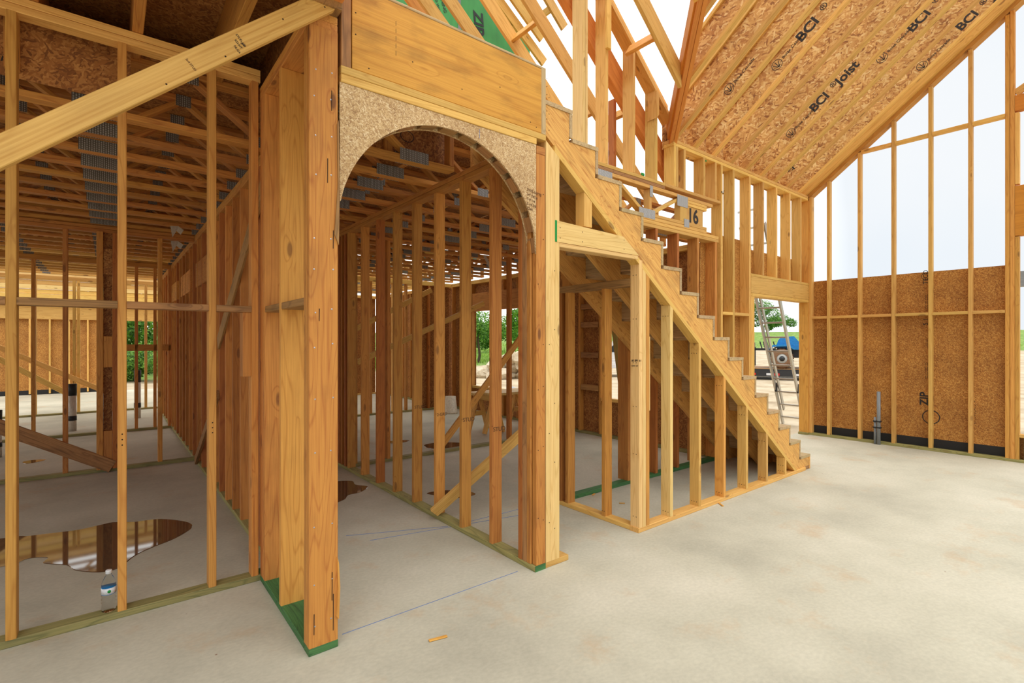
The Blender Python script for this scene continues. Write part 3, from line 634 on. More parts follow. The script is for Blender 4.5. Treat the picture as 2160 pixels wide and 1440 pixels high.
# ---------------------------------------------------------------- great roof: I-joists seen on their strand board webs
JS = .79; JB = lambda y: 3.895+JS*(3.44-y)
ang = math.atan(JS); YT = -1.6
def ijoist(label, x, ylow, ytop=YT, txt=None):
    t = thing('roof_joist', label, 'roof joist', (x, ylow, JB(ylow)), 'sloping I-joists of the great room roof')
    vz = .046; dep = .40
    def pr(nm, z0, z1, xx0, xx1, m): prism(nm, [(ylow, JB(ylow)+z0), (ytop, JB(ytop)+z0), (ytop, JB(ytop)+z1), (ylow, JB(ylow)+z1)], xx0, xx1, m, t, 'x', math.pi-ang)
    pr('bottom_flange', 0, vz, x-.029, x+.029, 'pine'); pr('top_flange', dep-vz, dep, x-.029, x+.029, 'pine'); pr('web', vz, dep-vz, x-.005, x+.005, 'osbroof')
    up = Vector((0, -math.cos(ang), math.sin(ang)))
    for (s, yy, sz, dz) in (txt or []):
        text('printed_lettering', s, sz, (x-.0062, yy, JB(yy)+dz), up, (0, math.sin(ang), math.cos(ang)), 'ink', t)
        if s == 'BCI': text('printed_lettering', '\u00ae', sz*.6, Vector((x-.0062, yy, JB(yy)+dz))+up*sz*1.75+Vector((0, 0, sz*.4)), up, (0, math.sin(ang), math.cos(ang)), 'ink', t)
        if s.startswith('Boise'):
            c0 = Vector((x-.006, yy, JB(yy)+dz+.02)) - up*.09; vs = []; fs = []
            vax = Vector((0, math.sin(ang), math.cos(ang)))
            for i in range(20):
                a = i*math.pi/10
                for rr in (.055, .062): vs.append(c0+up*rr*math.cos(a)+vax*rr*math.sin(a)-t.location)
            for i in range(20): fs.append((2*i, 2*i+1, (2*i+3) % 40, (2*i+2) % 40))
            for a0, l0 in ((1.57, .05), (1.1, .045), (2.05, .045), (.75, .035), (2.4, .035)):   # little tree inside the ring
                b = len(vs); d = up*math.sin(a0)*0+vax*math.sin(a0)+up*math.cos(a0); q = vax.cross(Vector((1, 0, 0)))*.005
                s0 = c0-vax*.045
                for v in (s0-up*.004, s0+up*.004, s0+d*l0*1.8+up*.004, s0+d*l0*1.8-up*.004): vs.append(v-t.location)
                fs.append((b, b+1, b+2, b+3))
            me = bpy.data.meshes.new('ring'); me.from_pydata([tuple(v) for v in vs], [], fs); me.materials.append(M['ink'])
            o = bpy.data.objects.new('ring_logo', me); link(o, t)
    return t
xs = [5.20+.427*i for i in range(9)]
prints = {1: [('Boise Cascade', 2.95, .05, .2)], 2: [('Boise Cascade', 2.60, .05, .2), ('BCI', 2.41, .16, .15)],
          5: [('Boise Cascade', 2.98, .05, .16), ('BCI', 2.76, .16, .13), ('Joist', 2.455, .16, .13)], 6: [('Boise Cascade', 2.05, .05, .2), ('BCI', 1.81, .16, .15)], 7: [('er', 3.42, .14, .19)],
          8: [('Boise Cascade', 1.83, .05, .12), ('BCI', 1.5, .15, .1), ('Joist', 1.2, .15, .1)]}
for i, x in enumerate(xs): ijoist('%s full roof joist counted from the valley beam' % ORD[i], x, 3.56, YT, prints.get(i))
for i, x in enumerate((4.78, 4.35, 3.93, 3.5)): ijoist('%s jack joist cut against the valley beam' % ORD[i], x, 3.44-(5.15-x)-.05)
tag(box('rim_board', 5.15, 8.93, 3.582, 3.60, 3.80, 4.22, 'osbroof', None, 'x'), 'strand board rim closing the joist ends above the tall back wall', 'board')
w = thing('rake_beam', 'smooth sloping rake board along the top of the gable studs', 'beam', (8.95, 2, 4))
def yz(nm, pts, x0, x1, m, par, g): return prism(nm, pts, x0, x1, m, par, 'x', g)
RK = lambda y: 3.875+.785*(3.413-y)
yz('rake_ply', [(3.58, RK(3.58)), (-1.6, RK(-1.6)), (-1.6, RK(-1.6)+.42), (3.58, RK(3.58)+.42)], 8.93, 9.07, 'amber', w, math.pi-.665)
yz('rake_ply', [(3.58, RK(3.58)+.07), (-1.6, RK(-1.6)+.07), (-1.6, RK(-1.6)+.17), (3.58, RK(3.58)+.17)], 8.86, 8.925, 'pine', w, math.pi-.665)

# ---------------------------------------------------------------- gable wall at the far right
w = thing('gable_wall', 'tall gable wall with open studs above brown strand board sheathing', 'wall frame', (8.98, 2.2, 0), kind='thing')
GX0, GX1 = 8.93, 9.02
box('bottom_plate', GX0, GX1, -.9, 3.44, 0, .038, 'green', w)
gy = [3.176, 2.753, 2.328, 1.902, 1.484, 1.129]
for y in gy[:-1]: box('stud', GX0, GX1, y-.042, y, .038, RK(y), 'pine', w)
for y in (1.129, 1.083): box('stud', GX0, GX1, y-.042, y, .038, RK(y), 'amber', w)
box('stud', GX0, GX1, 3.395, 3.438, .038, RK(3.42), 'pine', w)
e = [3.395] + [y for y in gy]
for i in range(6): box('blocking', GX0, GX1, e[i+1]+.001, (e[i]-.043) if i else 3.394, 1.885, 1.925, 'pine', w)
for i in range(2, 6): box('blocking', GX0, GX1, e[i+1]+.001, e[i]-.043, 4.38, 4.425, 'pine', w)
box('sheathing', GX1+.001, GX1+.013, 1.03, 3.44, .15, 2.50, 'osbwall', w, 'z')
box('flashing_membrane', GX1+.0005, GX1+.006, 1.03, 3.44, .02, .16, 'black', w, 'y')
# window opening beyond the doubled studs
box('trimmer', GX0, GX1, 1.0, 1.039, .038, 2.84, 'amber', w)
box('trimmer', GX0, GX1, 1.0, 1.039, 3.50, 4.40, 'pine', w)
box('header', GX0, GX1+.02, -.9, 1.039, 2.85, 3.48, 'lvl', w)
box('header', GX0, GX1, -.9, 1.039, 4.42, 4.62, 'lvl', w)
box('sill_plate', GX0, GX1, -.9, 1.0, .315, .355, 'pine', w)
for y in (.96, .55, .14, -.3): box('cripple', GX0, GX1, y-.042, y, .038, .313, 'green' if y > .9 else 'pine', w)
box('sheathing', GX1+.001, GX1+.013, -.9, 1.03, .02, .31, 'osbwall', w, 'y')
for yy in (-.3, .2): box('stud', GX0, GX1, yy-.04, yy, 4.62, RK(yy), 'pine', w)
bar('brace', (8.98, 1.04, 4.66), (8.98, .3, 5.1), .09, .04, (0, .5, .8), 'pine', w)
for s, z, sz in (('TECO', 2.33, .075), (':::: ::: ::::::', 1.98, .06), ('S 1', 1.75, .08), (':::: ::::', 1.45, .05), ('::: :: ::::: :::', 1.0, .06), ('ZIP', .62, .13)):
    text('printed_lettering', s, sz, (GX1-.0002, 1.925, z), (0, 0, 1 if s in ('ZIP',) else 1), (0, 1, 0), 'ink', w)
for cy, cz, rr in ((1.89, .46, .10), (1.95, 2.44, .05)):
    vs = []; fs = []
    for i in range(28):
        a = i*math.pi/14
        for q in (rr, rr*.88): vs.append((GX1-.0003, cy+q*math.cos(a), cz+q*math.sin(a)))
    for i in range(28): fs.append((2*i, 2*i+1, (2*i+3) % 56, (2*i+2) % 56))
    mesh_obj('ring_stamp', vs, fs, 'ink', w, (0, 0, 0))
for yy in (3.19, 3.10, 1.42, 2.63):
    text('printed_lettering', '. - . . . - . . - . . . - . . .', .05, (GX1-.0002, yy, .4), (0, 0, 1), (0, 1, 0), 'ink', w)
# conduits
w = thing('conduit_pipes', 'two grey pipes taped together standing at the gable wall base', 'pipe', (8.88, 2.50, 0))
lathe('tall_pipe', [(.024, 0), (.024, .78), (.018, .78), (.018, .7)], 'conduit', w, (8.885, 2.47, .0))
lathe('short_pipe', [(.016, 0), (.016, .40), (.011, .40), (.011, .33)], 'conduit', w, (8.885, 2.515, .0))
for z in (.24, .33): box('tape_band', 8.858, 8.912, 2.44, 2.535, z, z+.02, 'black', w, 'y')

# ---------------------------------------------------------------- left rooms: side wall, cross walls, columns
w = thing('stud_wall', 'side wall of close red studs running back behind the left wall', 'wall frame', (.9, 8.5, 0), kind='thing')
box('bottom_plate', .852, .941, 3.62, 13.9, 0, .038, 'green', w)
for z0 in (2.79, 2.83): box('top_plate', .852, .941, 3.62, 13.9, z0, z0+.038, 'fir', w)
y = 3.66; k = 0
while y < 13.8:
    box('stud', .852, .941, y, y+.04, .038, 2.79, ['fir', 'rust', 'fir', 'fir', 'rust'][k % 5], w); y += .4063 if k > 5 else .34; k += 1
for y0 in (6.3, 8.0, 9.7): box('header', .855, .938, y0+.05, y0+1.2, 2.2, 2.5, 'fir', w)
bar('let_in_brace', (.835, 3.78, 2.62), (.835, 5.65, 1.5), .13, .02, (0, .5, .8), 'old', w)
bar('let_in_brace', (.835, 5.7, 1.0), (.835, 7.3, .05), .09, .03, (0, .5, .8), 'old', w)
text('grade_stamp', 'No.2 KD-HT 61', .03, (.855, 4.33, 1.62), (0, 0, -1), (1, 0, 0), 'ink', w)
w = thing('stud_wall', 'cross wall with a boxed column behind the puddle', 'wall frame', (-.5, 7.6, 0), kind='thing')
box('bottom_plate', -5, .85, 7.58, 7.67, 0, .038, 'green', w)
for z0 in (2.79, 2.83): box('top_plate', -5, .85, 7.58, 7.67, z0, z0+.038, 'fir', w)
for x in (-1.55, -1.15, -.41, .47): box('stud', x, x+.045, 7.58, 7.67, .038, 2.79, 'fir', w)
box('stud', -.86, -.82, 7.58, 7.67, .038, .5, 'fir', w)
for z in (2.875, 2.94, 3.0): box('header_ply', -5, .84, 7.56, 7.66, z, z+.06, 'fir', w)
bar('brace', (-1.45, 7.54, .95), (.03, 7.54, .06), .14, .038, (.5, 0, .8), 'old', w)
w = thing('built_up_column', 'dark column with boarded face and blocks behind the puddle', 'column', (-.02, 7.6, 0))
box('side_stud', -.115, -.055, 7.53, 7.68, .038, 2.79, 'fir', w); box('side_stud', .03, .085, 7.53, 7.68, .038, 2.79, 'rust', w)
box('back_panel', -.054, .029, 7.60, 7.62, .038, 2.79, 'osbdark', w, 'z')
for z in (.12, 1.22): box('filler_block', -.054, .029, 7.54, 7.60, z, z+.36, 'fir', w, 'z')
box('filler_block', -.054, .029, 7.54, 7.60, 2.3, 2.6, 'osbdark', w, 'z')
w = thing('stud_wall', 'farther cross wall standing behind the boxed column', 'wall frame', (-.5, 10.7, 0), kind='thing')
box('bottom_plate', -6, .85, 10.7, 10.79, 0, .038, 'green', w)
box('top_plate', -6, .85, 10.7, 10.79, 2.79, 2.868, 'fir', w)
for x in (-2.6, -2.2, -.94, .34, .60, .81): box('stud', x, x+.045, 10.7, 10.79, .038, 2.79, 'fir', w)
box('blocking', -.05, .85, 10.7, 10.79, 1.36, 1.47, 'fir', w)
w = thing('stud_wall', 'sparse cross wall in the bright far left room', 'wall frame', (-.5, 14.0, 0), kind='thing')
box('bottom_plate', -8, 1.5, 14.0, 14.09, 0, .038, 'green', w); box('top_plate', -8, 1.5, 14.0, 14.09, 2.79, 2.868, 'pine', w)
for x in (-2.0, -1.2, -.6, -.53, .02, .62): box('stud', x, x+.05, 14.0, 14.09, .038, 2.79, 'pine', w)
for x in (-1.75, -1.1): bar('brace', (x-.9, 13.9, 1.9 if x < -1.5 else 1.6), (x+1.2, 13.9, .35), .1, .04, (.5, 0, .8), 'pine', w)
w = thing('stud_wall', 'bright stud wall closing the far left room beside the greenery', 'wall frame', (1.5, 17, 0), kind='thing')
for z0 in (2.79, 2.83): box('top_plate', 1.42, 1.51, 14.1, 19.6, z0, z0+.038, 'pine', w)
box('bottom_plate', 1.42, 1.51, 14.1, 19.6, 0, .038, 'pine', w)
for k in range(13): box('stud', 1.42, 1.51, 14.2+.42*k, 14.24+.42*k, .038, 2.79, 'pine', w)
w = thing('exterior_wall', 'far outer wall of the left wing, sheathed beside a wide opening', 'wall frame', (-3, 19.7, 0), kind='thing')
box('sheathing', -3.0, .10, 19.80, 19.815, .12, 2.8, 'osbwall', w, 'z'); box('sheathing', -9, -3.9, 19.80, 19.815, .12, 2.8, 'osbwall', w, 'z'); box('flashing_membrane', -9, .1, 19.79, 19.80, 0, .13, 'black', w, 'x')
box('header', -9, 1.6, 19.7, 19.8, 2.16, 2.6, 'pine', w); box('top_plate', -9, 1.6, 19.7, 19.8, 2.79, 2.87, 'pine', w)
for k in range(12): box('stud', -4.3+.42*k, -4.26+.42*k, 19.69, 19.78, .03, 2.16, 'pine', w)
box('sheathing', -3.9, -3.0, 19.80, 19.815, .12, 1.0, 'osbwall', w, 'z')
w = thing('rim_board', 'strand board rim with a round stamp high behind the left wall', 'sheathing', (-.4, 3.72, 2.9))
box('panel', -3.0, .1, 3.74, 3.752, 2.92, 3.26, 'osbdark', w, 'x')
for x in (-.43, -1.0): box('cleat', x, x+.06, 3.70, 3.738, 2.95, 3.25, 'amber', w)
vs = []; fs = []
for i in range(24):
    a = i*math.pi/12
    for q in (1, .9): vs.append((-.56+.075*q*math.cos(a), 3.7385, 3.15+.05*q*math.sin(a)))
for i in range(24): fs.append((2*i, 2*i+1, (2*i+3) % 48, (2*i+2) % 48))
mesh_obj('ring_stamp', vs, fs, 'ink', w)
text('printed_lettering', 'BCI', .05, (-.61, 3.7385, 3.13), (1, 0, 0), (0, 0, 1), 'ink', w)
text('printed_lettering', 'BCI Joist', .06, (-.60, 3.7385, 3.03), (1, 0, -.25), (0, 0, 1), 'ink', w)
# deck and joists above the left front
o = box('ceiling', -6, .9, 1.6, 4.6, 3.545, 3.557, 'osbdark', None, 'x'); tag(o, 'dark strand board soffit above the left wall', kind='structure')
for i, x in enumerate((.54, .10, -.33, -.77, -1.2, -1.64)):
    tag(box('ceiling_joist', x, x+.05, 1.7, 4.5, 3.246, 3.543, 'fir'), '%s soffit joist left of the corner post, lying over the left wall' % ORD[i], 'joist', 'joists under the dark soffit')
tag(box('soffit_end_board', .86, .89, 2.66, 4.6, 3.136, 3.54, 'osbdark', None, 'y'), 'dark board closing the soffit above the thick short wall', 'board')
o = box('ceiling', -6, .9, 4.6, 4.612, 3.27, 3.545, 'osbdark', None, 'x'); tag(o, 'upright strand board closing the soffit', kind='structure')
o = box('ceiling', -6, 2.28, 3.846, 11.6, 3.267, 3.285, 'osbdark', None, 'y'); tag(o, 'strand board upper floor deck on the trusses', kind='structure')
o = box('ceiling', -6, 2.28, 11.62, 13.0, 3.267, 3.285, 'osbdark', None, 'x'); tag(o, 'strand board deck added over the left rooms to block sky', kind='structure')  # deck strip added to cut the white sky reflected in the puddle
o = box('ceiling', 2.30, 4.1, 3.62, 9.9, 3.267, 3.285, 'osbdark', None, 'y'); tag(o, 'strand board deck over the room behind the stairs', kind='structure')
o = box('ceiling', 4.12, 6.25, 4.75, 8.3, 3.267, 3.285, 'osbdark', None, 'y'); tag(o, 'strand board deck beyond the open truss bays by the numbered truss', kind='structure')
tag(box('ceiling_board', .90, 2.20, 2.61, 3.83, 3.27, 3.285, 'osbdark', None, 'y'), 'strand board deck piece above the arch passage', 'board')
t = thing('truss_standin_boards', 'added bright boards standing in for lit trusses above the wide opening', 'boarding', (-3, 19.6, 2.4))  # boards added in place of lit trusses, raised to keep sky off the puddle
for k in range(17): box('plank', -9, 3.0, 19.56-.03*(k % 2), 19.64, 2.62+.13*k, 2.742+.13*k, ['pale', 'pine', 'pine'][k % 3], t)

# ---------------------------------------------------------------- room behind the stairs: outer wall with windows, back wall
w = thing('exterior_wall', 'sheathed outer wall with window openings behind the stairs', 'wall frame', (6.2, 7, 0), kind='thing')
EX0, EX1 = 6.15, 6.24
box('bottom_plate', EX0, EX1, 3.6, 10.0, 0, .038, 'green', w)
for z0 in (2.76, 2.80): box('top_plate', EX0, EX1, 3.6, 10.0, z0, z0+.038, 'pine', w)
for y in (3.7, 4.1, 4.5, 4.75, 5.45, 5.9, 6.3, 6.7, 6.85, 9.12, 9.5, 9.9): box('stud', EX0, EX1, y, y+.04, .038, 2.76, 'fir', w)
for y0, y1, zs in ((6.9, 9.1, .57), (4.79, 5.44, .62)):
    box('header', EX0, EX1, y0, y1, 2.17, 2.55, 'fir', w); box('sill_plate', EX0, EX1, y0, y1, zs-.05, zs, 'pine', w)
    n = max(1, int((y1-y0)/.45))
    for k in range(n): box('cripple', EX0, EX1, y0+.2+.45*k, y0+.24+.45*k, .038, zs-.05, 'fir', w); box('cripple', EX0, EX1, y0+.2+.45*k, y0+.24+.45*k, 2.55, 2.76, 'fir', w)
    box('sheathing', EX1+.001, EX1+.013, y0, y1, .02, zs-.01, 'osbdark', w, 'y'); box('sheathing', EX1+.001, EX1+.013, y0, y1, 2.17, 2.84, 'osbdark', w, 'y')
for y0, y1 in ((3.6, 4.79), (5.44, 6.9), (9.1, 10.0)): box('sheathing', EX1+.001, EX1+.013, y0, y1, .02, 2.84, 'osbdark', w, 'z')
for z in (.72, 1.25, 1.75, 2.05): box('blocking', EX0, EX1, 5.5, 5.88, z, z+.09, 'old', w)
w = thing('stud_wall', 'back wall of the room behind the long wall', 'wall frame', (4.2, 9.97, 0), kind='thing')
box('bottom_plate', 2.285, 6.14, 9.95, 10.04, 0, .038, 'green', w); box('top_plate', 2.285, 6.14, 9.95, 10.04, 2.76, 2.84, 'pine', w)
for x, m in ((2.6, 'rust'), (3.0, 'fir'), (3.4, 'fir'), (3.8, 'rust'), (4.2, 'fir'), (4.7, 'pine'), (5.0, 'fir'), (5.35, 'pine'), (5.55, 'rust'), (5.9, 'rust')): box('stud', x, x+.042, 9.95, 10.04, .038, 2.76, m, w)
box('sheathing', 5.35, 6.14, 10.045, 10.057, .02, 2.8, 'osbdark', w, 'z')
w = thing('stud_wall', 'bright stud wall two rooms behind the long wall', 'wall frame', (3.5, 14, 0), kind='thing')
box('bottom_plate', 1.6, 6.1, 14.0, 14.09, 0, .038, 'pine', w); box('top_plate', 1.6, 6.1, 14.0, 14.09, 2.76, 2.84, 'pine', w)
for k in range(11): box('stud', 1.7+.41*k, 1.74+.41*k, 14.0, 14.09, .038, 2.76, 'pine', w)

box('sheathing', 3.5, 6.1, 14.095, 14.107, .02, 2.8, 'osbdark', w, 'x')
w = thing('exterior_wall', 'sheathed outer wall continuing two rooms behind the long wall', 'wall frame', (6.2, 12, 0), kind='thing')
box('sheathing', 6.241, 6.253, 10.1, 14.1, .02, 2.8, 'osbdark', w, 'y'); box('top_plate', 6.15, 6.24, 10.06, 14.1, 2.76, 2.84, 'pine', w); box('bottom_plate', 6.15, 6.24, 10.06, 14.1, 0, .038, 'green', w)
for k in range(9): box('stud', 6.15, 6.24, 10.3+.42*k, 10.34+.42*k, .038, 2.76, 'fir', w)

# ---------------------------------------------------------------- foreground brace
w = thing('diagonal_brace', 'long yellow brace slanting from the corner post across the left wall', 'brace', (.2, 2.45, 2.6))
p1 = Vector((.835, 2.482, 3.175)); dr = Vector((1.127, 0, .995)).normalized(); p0 = p1-dr*2.2
bar('brace_board', p0, p1, .092, .038, (-.66, 0, .75), 'pine', w)
def onbrace(t, v): return p1-dr*t+Vector((-.66, 0, .75)).normalized()*v+Vector((0, -.0196, 0))
nails(w, [tuple(onbrace(.05, v)) for v in (-.02, .0, .02)] + [tuple(onbrace(.28, .005)), tuple(onbrace(.62, -.03)), tuple(onbrace(.9, -.03))])
for s, v, t in (('STUD 103', .026, .500), ('KD-HT', .010, .520), ('SPF', -.008, .505), ('NLGA', -.008, .54)):
    text('grade_stamp', s, .013, onbrace(t+.02, v), Vector((.66, 0, -.75)), dr, 'ink', w)
text('grade_stamp', '2x4 STUD', .012, onbrace(.77, .02), Vector((.66, 0, -.75)), dr, 'inkfade', w)

# ---------------------------------------------------------------- small things
w = thing('water_bottle', 'clear plastic water bottle with white label standing on the left sill plate', 'bottle', (-.002, 3.565, .038))
lathe('bottle_body', [(.012, .0), (.026, .0), (.031, .006), (.033, .02), (.031, .04), (.033, .05), (.031, .06), (.033, .07), (.031, .08), (.033, .09), (.0325, .13), (.033, .145), (.03, .16), (.02, .185), (.0125, .197), (.012, .208)], 'pet', w, (-.002, 3.565, .0385), 28)
lathe('label', [(.0336, .098), (.0336, .134)], 'white', w, (-.002, 3.565, .0385), 28)
for z in (.098, .133): lathe('label_stripe', [(.0339, z), (.0339, z+.002)], 'blue', w, (-.002, 3.565, .0385), 28)
lathe('bottle_cap', [(.0, .224), (.0135, .224), (.0145, .221), (.0145, .206), (.013, .205)][::-1], 'white', w, (-.002, 3.565, .0385), 20)
o = lathe('label_badge', [(.0, .0), (.008, .0), (.008, .0008), (.0, .0008)], 'spray', w, (0, 3.5305, .155), 18); o.rotation_euler = (math.pi/2, 0, 0)

def blob(name, label, pts, cat='puddle'):
    n = len(pts); cxx = sum(p[0] for p in pts)/n; cyy = sum(p[1] for p in pts)/n
    bm = bmesh.new(); vs = []
    P = []
    for i in range(n):                                     # smooth the shoreline
        a, b, c, d = pts[i-1], pts[i], pts[(i+1) % n], pts[(i+2) % n]
        for s in range(5):
            t = s/5
            P.append(tuple(.5*((2*b[q])+(-a[q]+c[q])*t+(2*a[q]-5*b[q]+4*c[q]-d[q])*t*t+(-a[q]+3*b[q]-3*c[q]+d[q])*t**3) for q in (0, 1)))
    m = len(P); vs = [(x-cxx, y-cyy, 0) for x, y in P] + [((x-cxx)*.985, (y-cyy)*.985, .0022) for x, y in P]
    fs = [tuple(range(m, 2*m))] + [(i, (i+1) % m, m+(i+1) % m, m+i) for i in range(m)]
    o = mesh_obj(name, vs, fs, 'water', None, (cxx, cyy, .0004)); return tag(o, label, cat, kind='thing')
def fpx(x, y):
    """floor point (metres) for a surveyed mark"""
    t = (x-1080)/1067; F = (.6229, .7823); Rr = (.7823, -.6229); d = 1067*1.52/(y-720); return (d*(F[0]+t*Rr[0]), d*(F[1]+t*Rr[1]))
blob('puddle', 'long brown puddle behind the bottle and left wall', [fpx(*p) for p in ((-60, 1150), (30, 1132), (60, 1130), (110, 1124), (165, 1117), (215, 1106), (240, 1101), (285, 1100), (340, 1094), (392, 1100), (405, 1112), (370, 1135), (318, 1156), (285, 1172), (262, 1190), (240, 1202), (205, 1207), (160, 1203), (140, 1192), (92, 1188), (100, 1176), (60, 1178), (28, 1190), (-20, 1200), (-60, 1212))])
blob('puddle', 'dark puddle half hidden by the corner post in the arch passage', [fpx(*p) for p in ((690, 1020), (740, 1014), (750, 1022), (776, 1026), (760, 1038), (735, 1044), (725, 1054), (690, 1062))])
blob('puddle', 'wet patch under the pale brace of the long wall', [fpx(*p) for p in ((900, 1040), (940, 1034), (985, 1036), (1003, 1042), (975, 1050), (930, 1046))])
blob('puddle', 'flat puddle in the room by the old brace foot', [fpx(*p) for p in ((895, 938), (930, 933), (975, 934), (990, 939), (965, 945), (910, 946))])
blob('puddle', 'small puddle deepest behind the long wall studs', [fpx(*p) for p in ((820, 931), (845, 928), (864, 929), (850, 933), (825, 935))])
blob('puddle', 'little stained puddle left behind the first cross wall stud', [fpx(*p) for p in ((48, 974), (70, 970), (98, 969), (80, 974), (55, 978))])
# chalk lines snapped on the slab
for lab, a, b in (('upper blue chalk line on the passage floor', (730, 1130), (945, 1110)), ('lower blue chalk line on the passage floor', (780, 1140), (1105, 1085)), ('blue chalk line between arch and stair', (990, 1100), (1110, 1070)), ('blue chalk line across the foot of the archway', (722, 1338), (1092, 1205))):
    A = fpx(*a); B = fpx(*b); tag(bar('chalk_line', (A[0], A[1], .0008), (B[0], B[1], .0008), .005, .0008, (0, 0, 1), 'chalk'), lab, 'chalk line')
# offcuts and chips
for lab, x, y, l_, a in (('thin wood sliver on the slab in front of the archway', 905, 1353, .095, -.22), ('flat chip lying beside the stair bottom plate', 1525, 1068, .15, .9), ('chip of wood inside the stair closet doorway', 1250, 1045, .06, .4), ('splinter on the closet floor', 1318, 1062, .05, 2.4)):
    A = fpx(x, y); tag(bar('wood_chip', (A[0], A[1], .005), (A[0]+l_*math.cos(a), A[1]+l_*math.sin(a), .005), .018, .006, (0, 0, 1) if False else (math.sin(a), -math.cos(a), 0), 'amber'), lab, 'wood chip')
# sawhorse with planks
w = thing('sawhorse', 'trestle bench of new boards behind the long wall', 'sawhorse', (5.25, 7.0, 0))
box('bench_top', 4.75, 6.0, 7.0, 7.28, .62, .66, 'pale', w); box('bench_top', 4.95, 6.05, 6.7, 6.99, .62, .66, 'pale', w)
box('rail', 4.95, 5.04, 6.65, 7.3, .53, .62, 'pine', w); box('rail', 5.8, 5.89, 6.65, 7.3, .53, .62, 'pine', w)
for x in (4.99, 5.84):
    for y in (6.75, 7.2):
        for s in (-1, 1): bar('leg', (x+s*.03, y, .56), (x+s*.19, y, 0.01), .09, .038, (0, 1, 0), 'pine', w)
    box('cross_tie', x-.12, x+.12, 7.16, 7.2, .25, .33, 'pine', w)
lathe('bucket', [(.15, 0), (.15, .03), (.142, .035), (.112, .36), (.0, .362)], 'bucket', None, (5.66, 9.2, .0), 28)
tag(C.objects['bucket'], 'upturned white bucket by the far room corner', 'bucket')
# drain pipes
for lab, x, y, h in (('white drain pipe with black torn top near the far opening', .44, 12.5, .95), ('white drain pipe taped black behind the cross wall', -.49, 11.4, .8), ('short wide drain pipe at the left edge', -1.16, 9.4, .62)):
    w = thing('drain_pipe', lab, 'pipe', (x, y, 0))
    lathe('pipe', [(.055, 0), (.055, h*.75), (.045, h*.75), (.045, h*.6)], 'pvc', w, (x, y, 0), 20)
    lathe('cap_wrap', [(.057, h*.75), (.06, h), (.03, h)], 'black', w, (x, y, 0), 14)
    lathe('tape_band', [(.058, h*.22), (.058, h*.32)], 'black', w, (x, y, 0), 20)
# torn plastic on the trusses
for lab, (x, y, z) in (('torn scrap of white plastic hanging from a truss, upper one', (.62, 7.0, 2.82)), ('larger torn white plastic rag hanging below the trusses', (.66, 7.45, 2.72))):
    vs = [(-.07, 0, .03), (.01, .02, .04), (.06, 0, .0), (.03, -.01, -.06), (-.01, .01, -.02), (-.05, 0, -.1)]
    vs += [(a, b+.004, c) for a, b, c in vs]
    tag(mesh_obj('plastic_scrap', vs, [(0, 1, 4), (1, 2, 3, 4), (0, 4, 5), (6, 10, 7), (7, 10, 9, 8), (6, 11, 10), (0, 5, 11, 6), (5, 4, 10, 11), (4, 3, 9, 10), (3, 2, 8, 9), (2, 1, 7, 8), (1, 0, 6, 7)], 'plastic', None, (x, y, z)), lab, 'plastic scrap')
tag(bar('hanging_strip', (4.55, 6.4, 2.85), (4.78, 6.35, 2.45), .05, .004, (1, 0, .4), 'plastic'), 'pale strip of film hanging from the trusses by the arch soffit', 'plastic strip')

# ---------------------------------------------------------------- outside: ladder, trailer, telehandler, car, plants
w = thing('ladder', 'aluminium extension ladder leaning outside the door opening', 'ladder', (10.5, 4.4, -.12))
la = Vector((10.55, 0, -.12)); lu = Vector((-1.44, -.16, 2.38)).normalized(); Lh = 4.2
for yy in (4.14, 4.54):
    bar('rail', la+Vector((0, yy, 0)), la+Vector((0, yy, 0))+lu*Lh, .075, .028, (1, 0, .5), 'alu', w)
for yy in (4.18, 4.50):
    b0 = la+Vector((.08, yy, 0))+lu*.35
    bar('rail', b0, b0+lu*(Lh-.4), .065, .026, (1, 0, .5), 'alu', w)
for k in range(15):
    p = la+lu*(.18+.305*k); o = bar('rung', p+Vector((0, 4.15, 0)), p+Vector((0, 4.53, 0)), .03, .03, (1, 0, 0), 'alu', w)
for yy in (4.08, 4.48): box('rung_hook', 10.08, 10.15, yy-.012, yy+.012, .55, .72, 'dark', w)
VR = Vector((.7823, -.6229, 0)); VF = Vector((.6229, .7823, 0))
def cam3(r, d, z): return VR*r + VF*d + Vector((0, 0, z))
def orient(o, base): o.rotation_euler = (0, 0, math.atan2(base.y, base.x)-math.pi/2); o.location = base
def vbox(name, r0, r1, d0, d1, z0, z1, m, par):
    """board in the vehicles' own directions (length, depth, height)"""
    c = Vector(((r0+r1)/2, (d0+d1)/2, (z0+z1)/2)); o = bpy.data.objects.new(name, boardmesh(r1-r0, d1-d0, z1-z0, m)); o.location = c; link(o, par); return o
tr = thing('flatbed_trailer', 'dark flatbed trailer with red and white reflectors outside the door', 'trailer'); orient(tr, cam3(11.6, 22.6, -.38))
vbox('deck', -3.0, 5.5, -1.2, 1.2, .62, .72, 'dark', tr); vbox('side_rail', -3.0, 5.5, -1.25, -1.2, .42, .66, 'dark', tr); vbox('bumper', -3.0, 3.4, -1.28, -1.22, .16, .26, 'rock', tr)
vbox('deck_plank', -3.0, 5.5, -1.19, 1.19, .722, .745, 'old', tr)
for x in (-.85, .05, 1.1, 2.2):
    vbox('reflector', x, x+.25, -1.262, -1.252, .46, .55, 'red', tr); vbox('reflector', x-.25, x, -1.262, -1.252, .46, .55, 'white', tr)
for x in (2.9, 4.0):
    for yy in (-1.0, 1.0):
        o = lathe('wheel', [(.0, -.12), (.3, -.12), (.36, -.08), (.36, .08), (.3, .12), (.0, .12)], 'rubber', None, (0, 0, 0), 24); o.parent = tr; o.location = (x, yy, .36); o.rotation_euler = (math.pi/2, 0, 0)
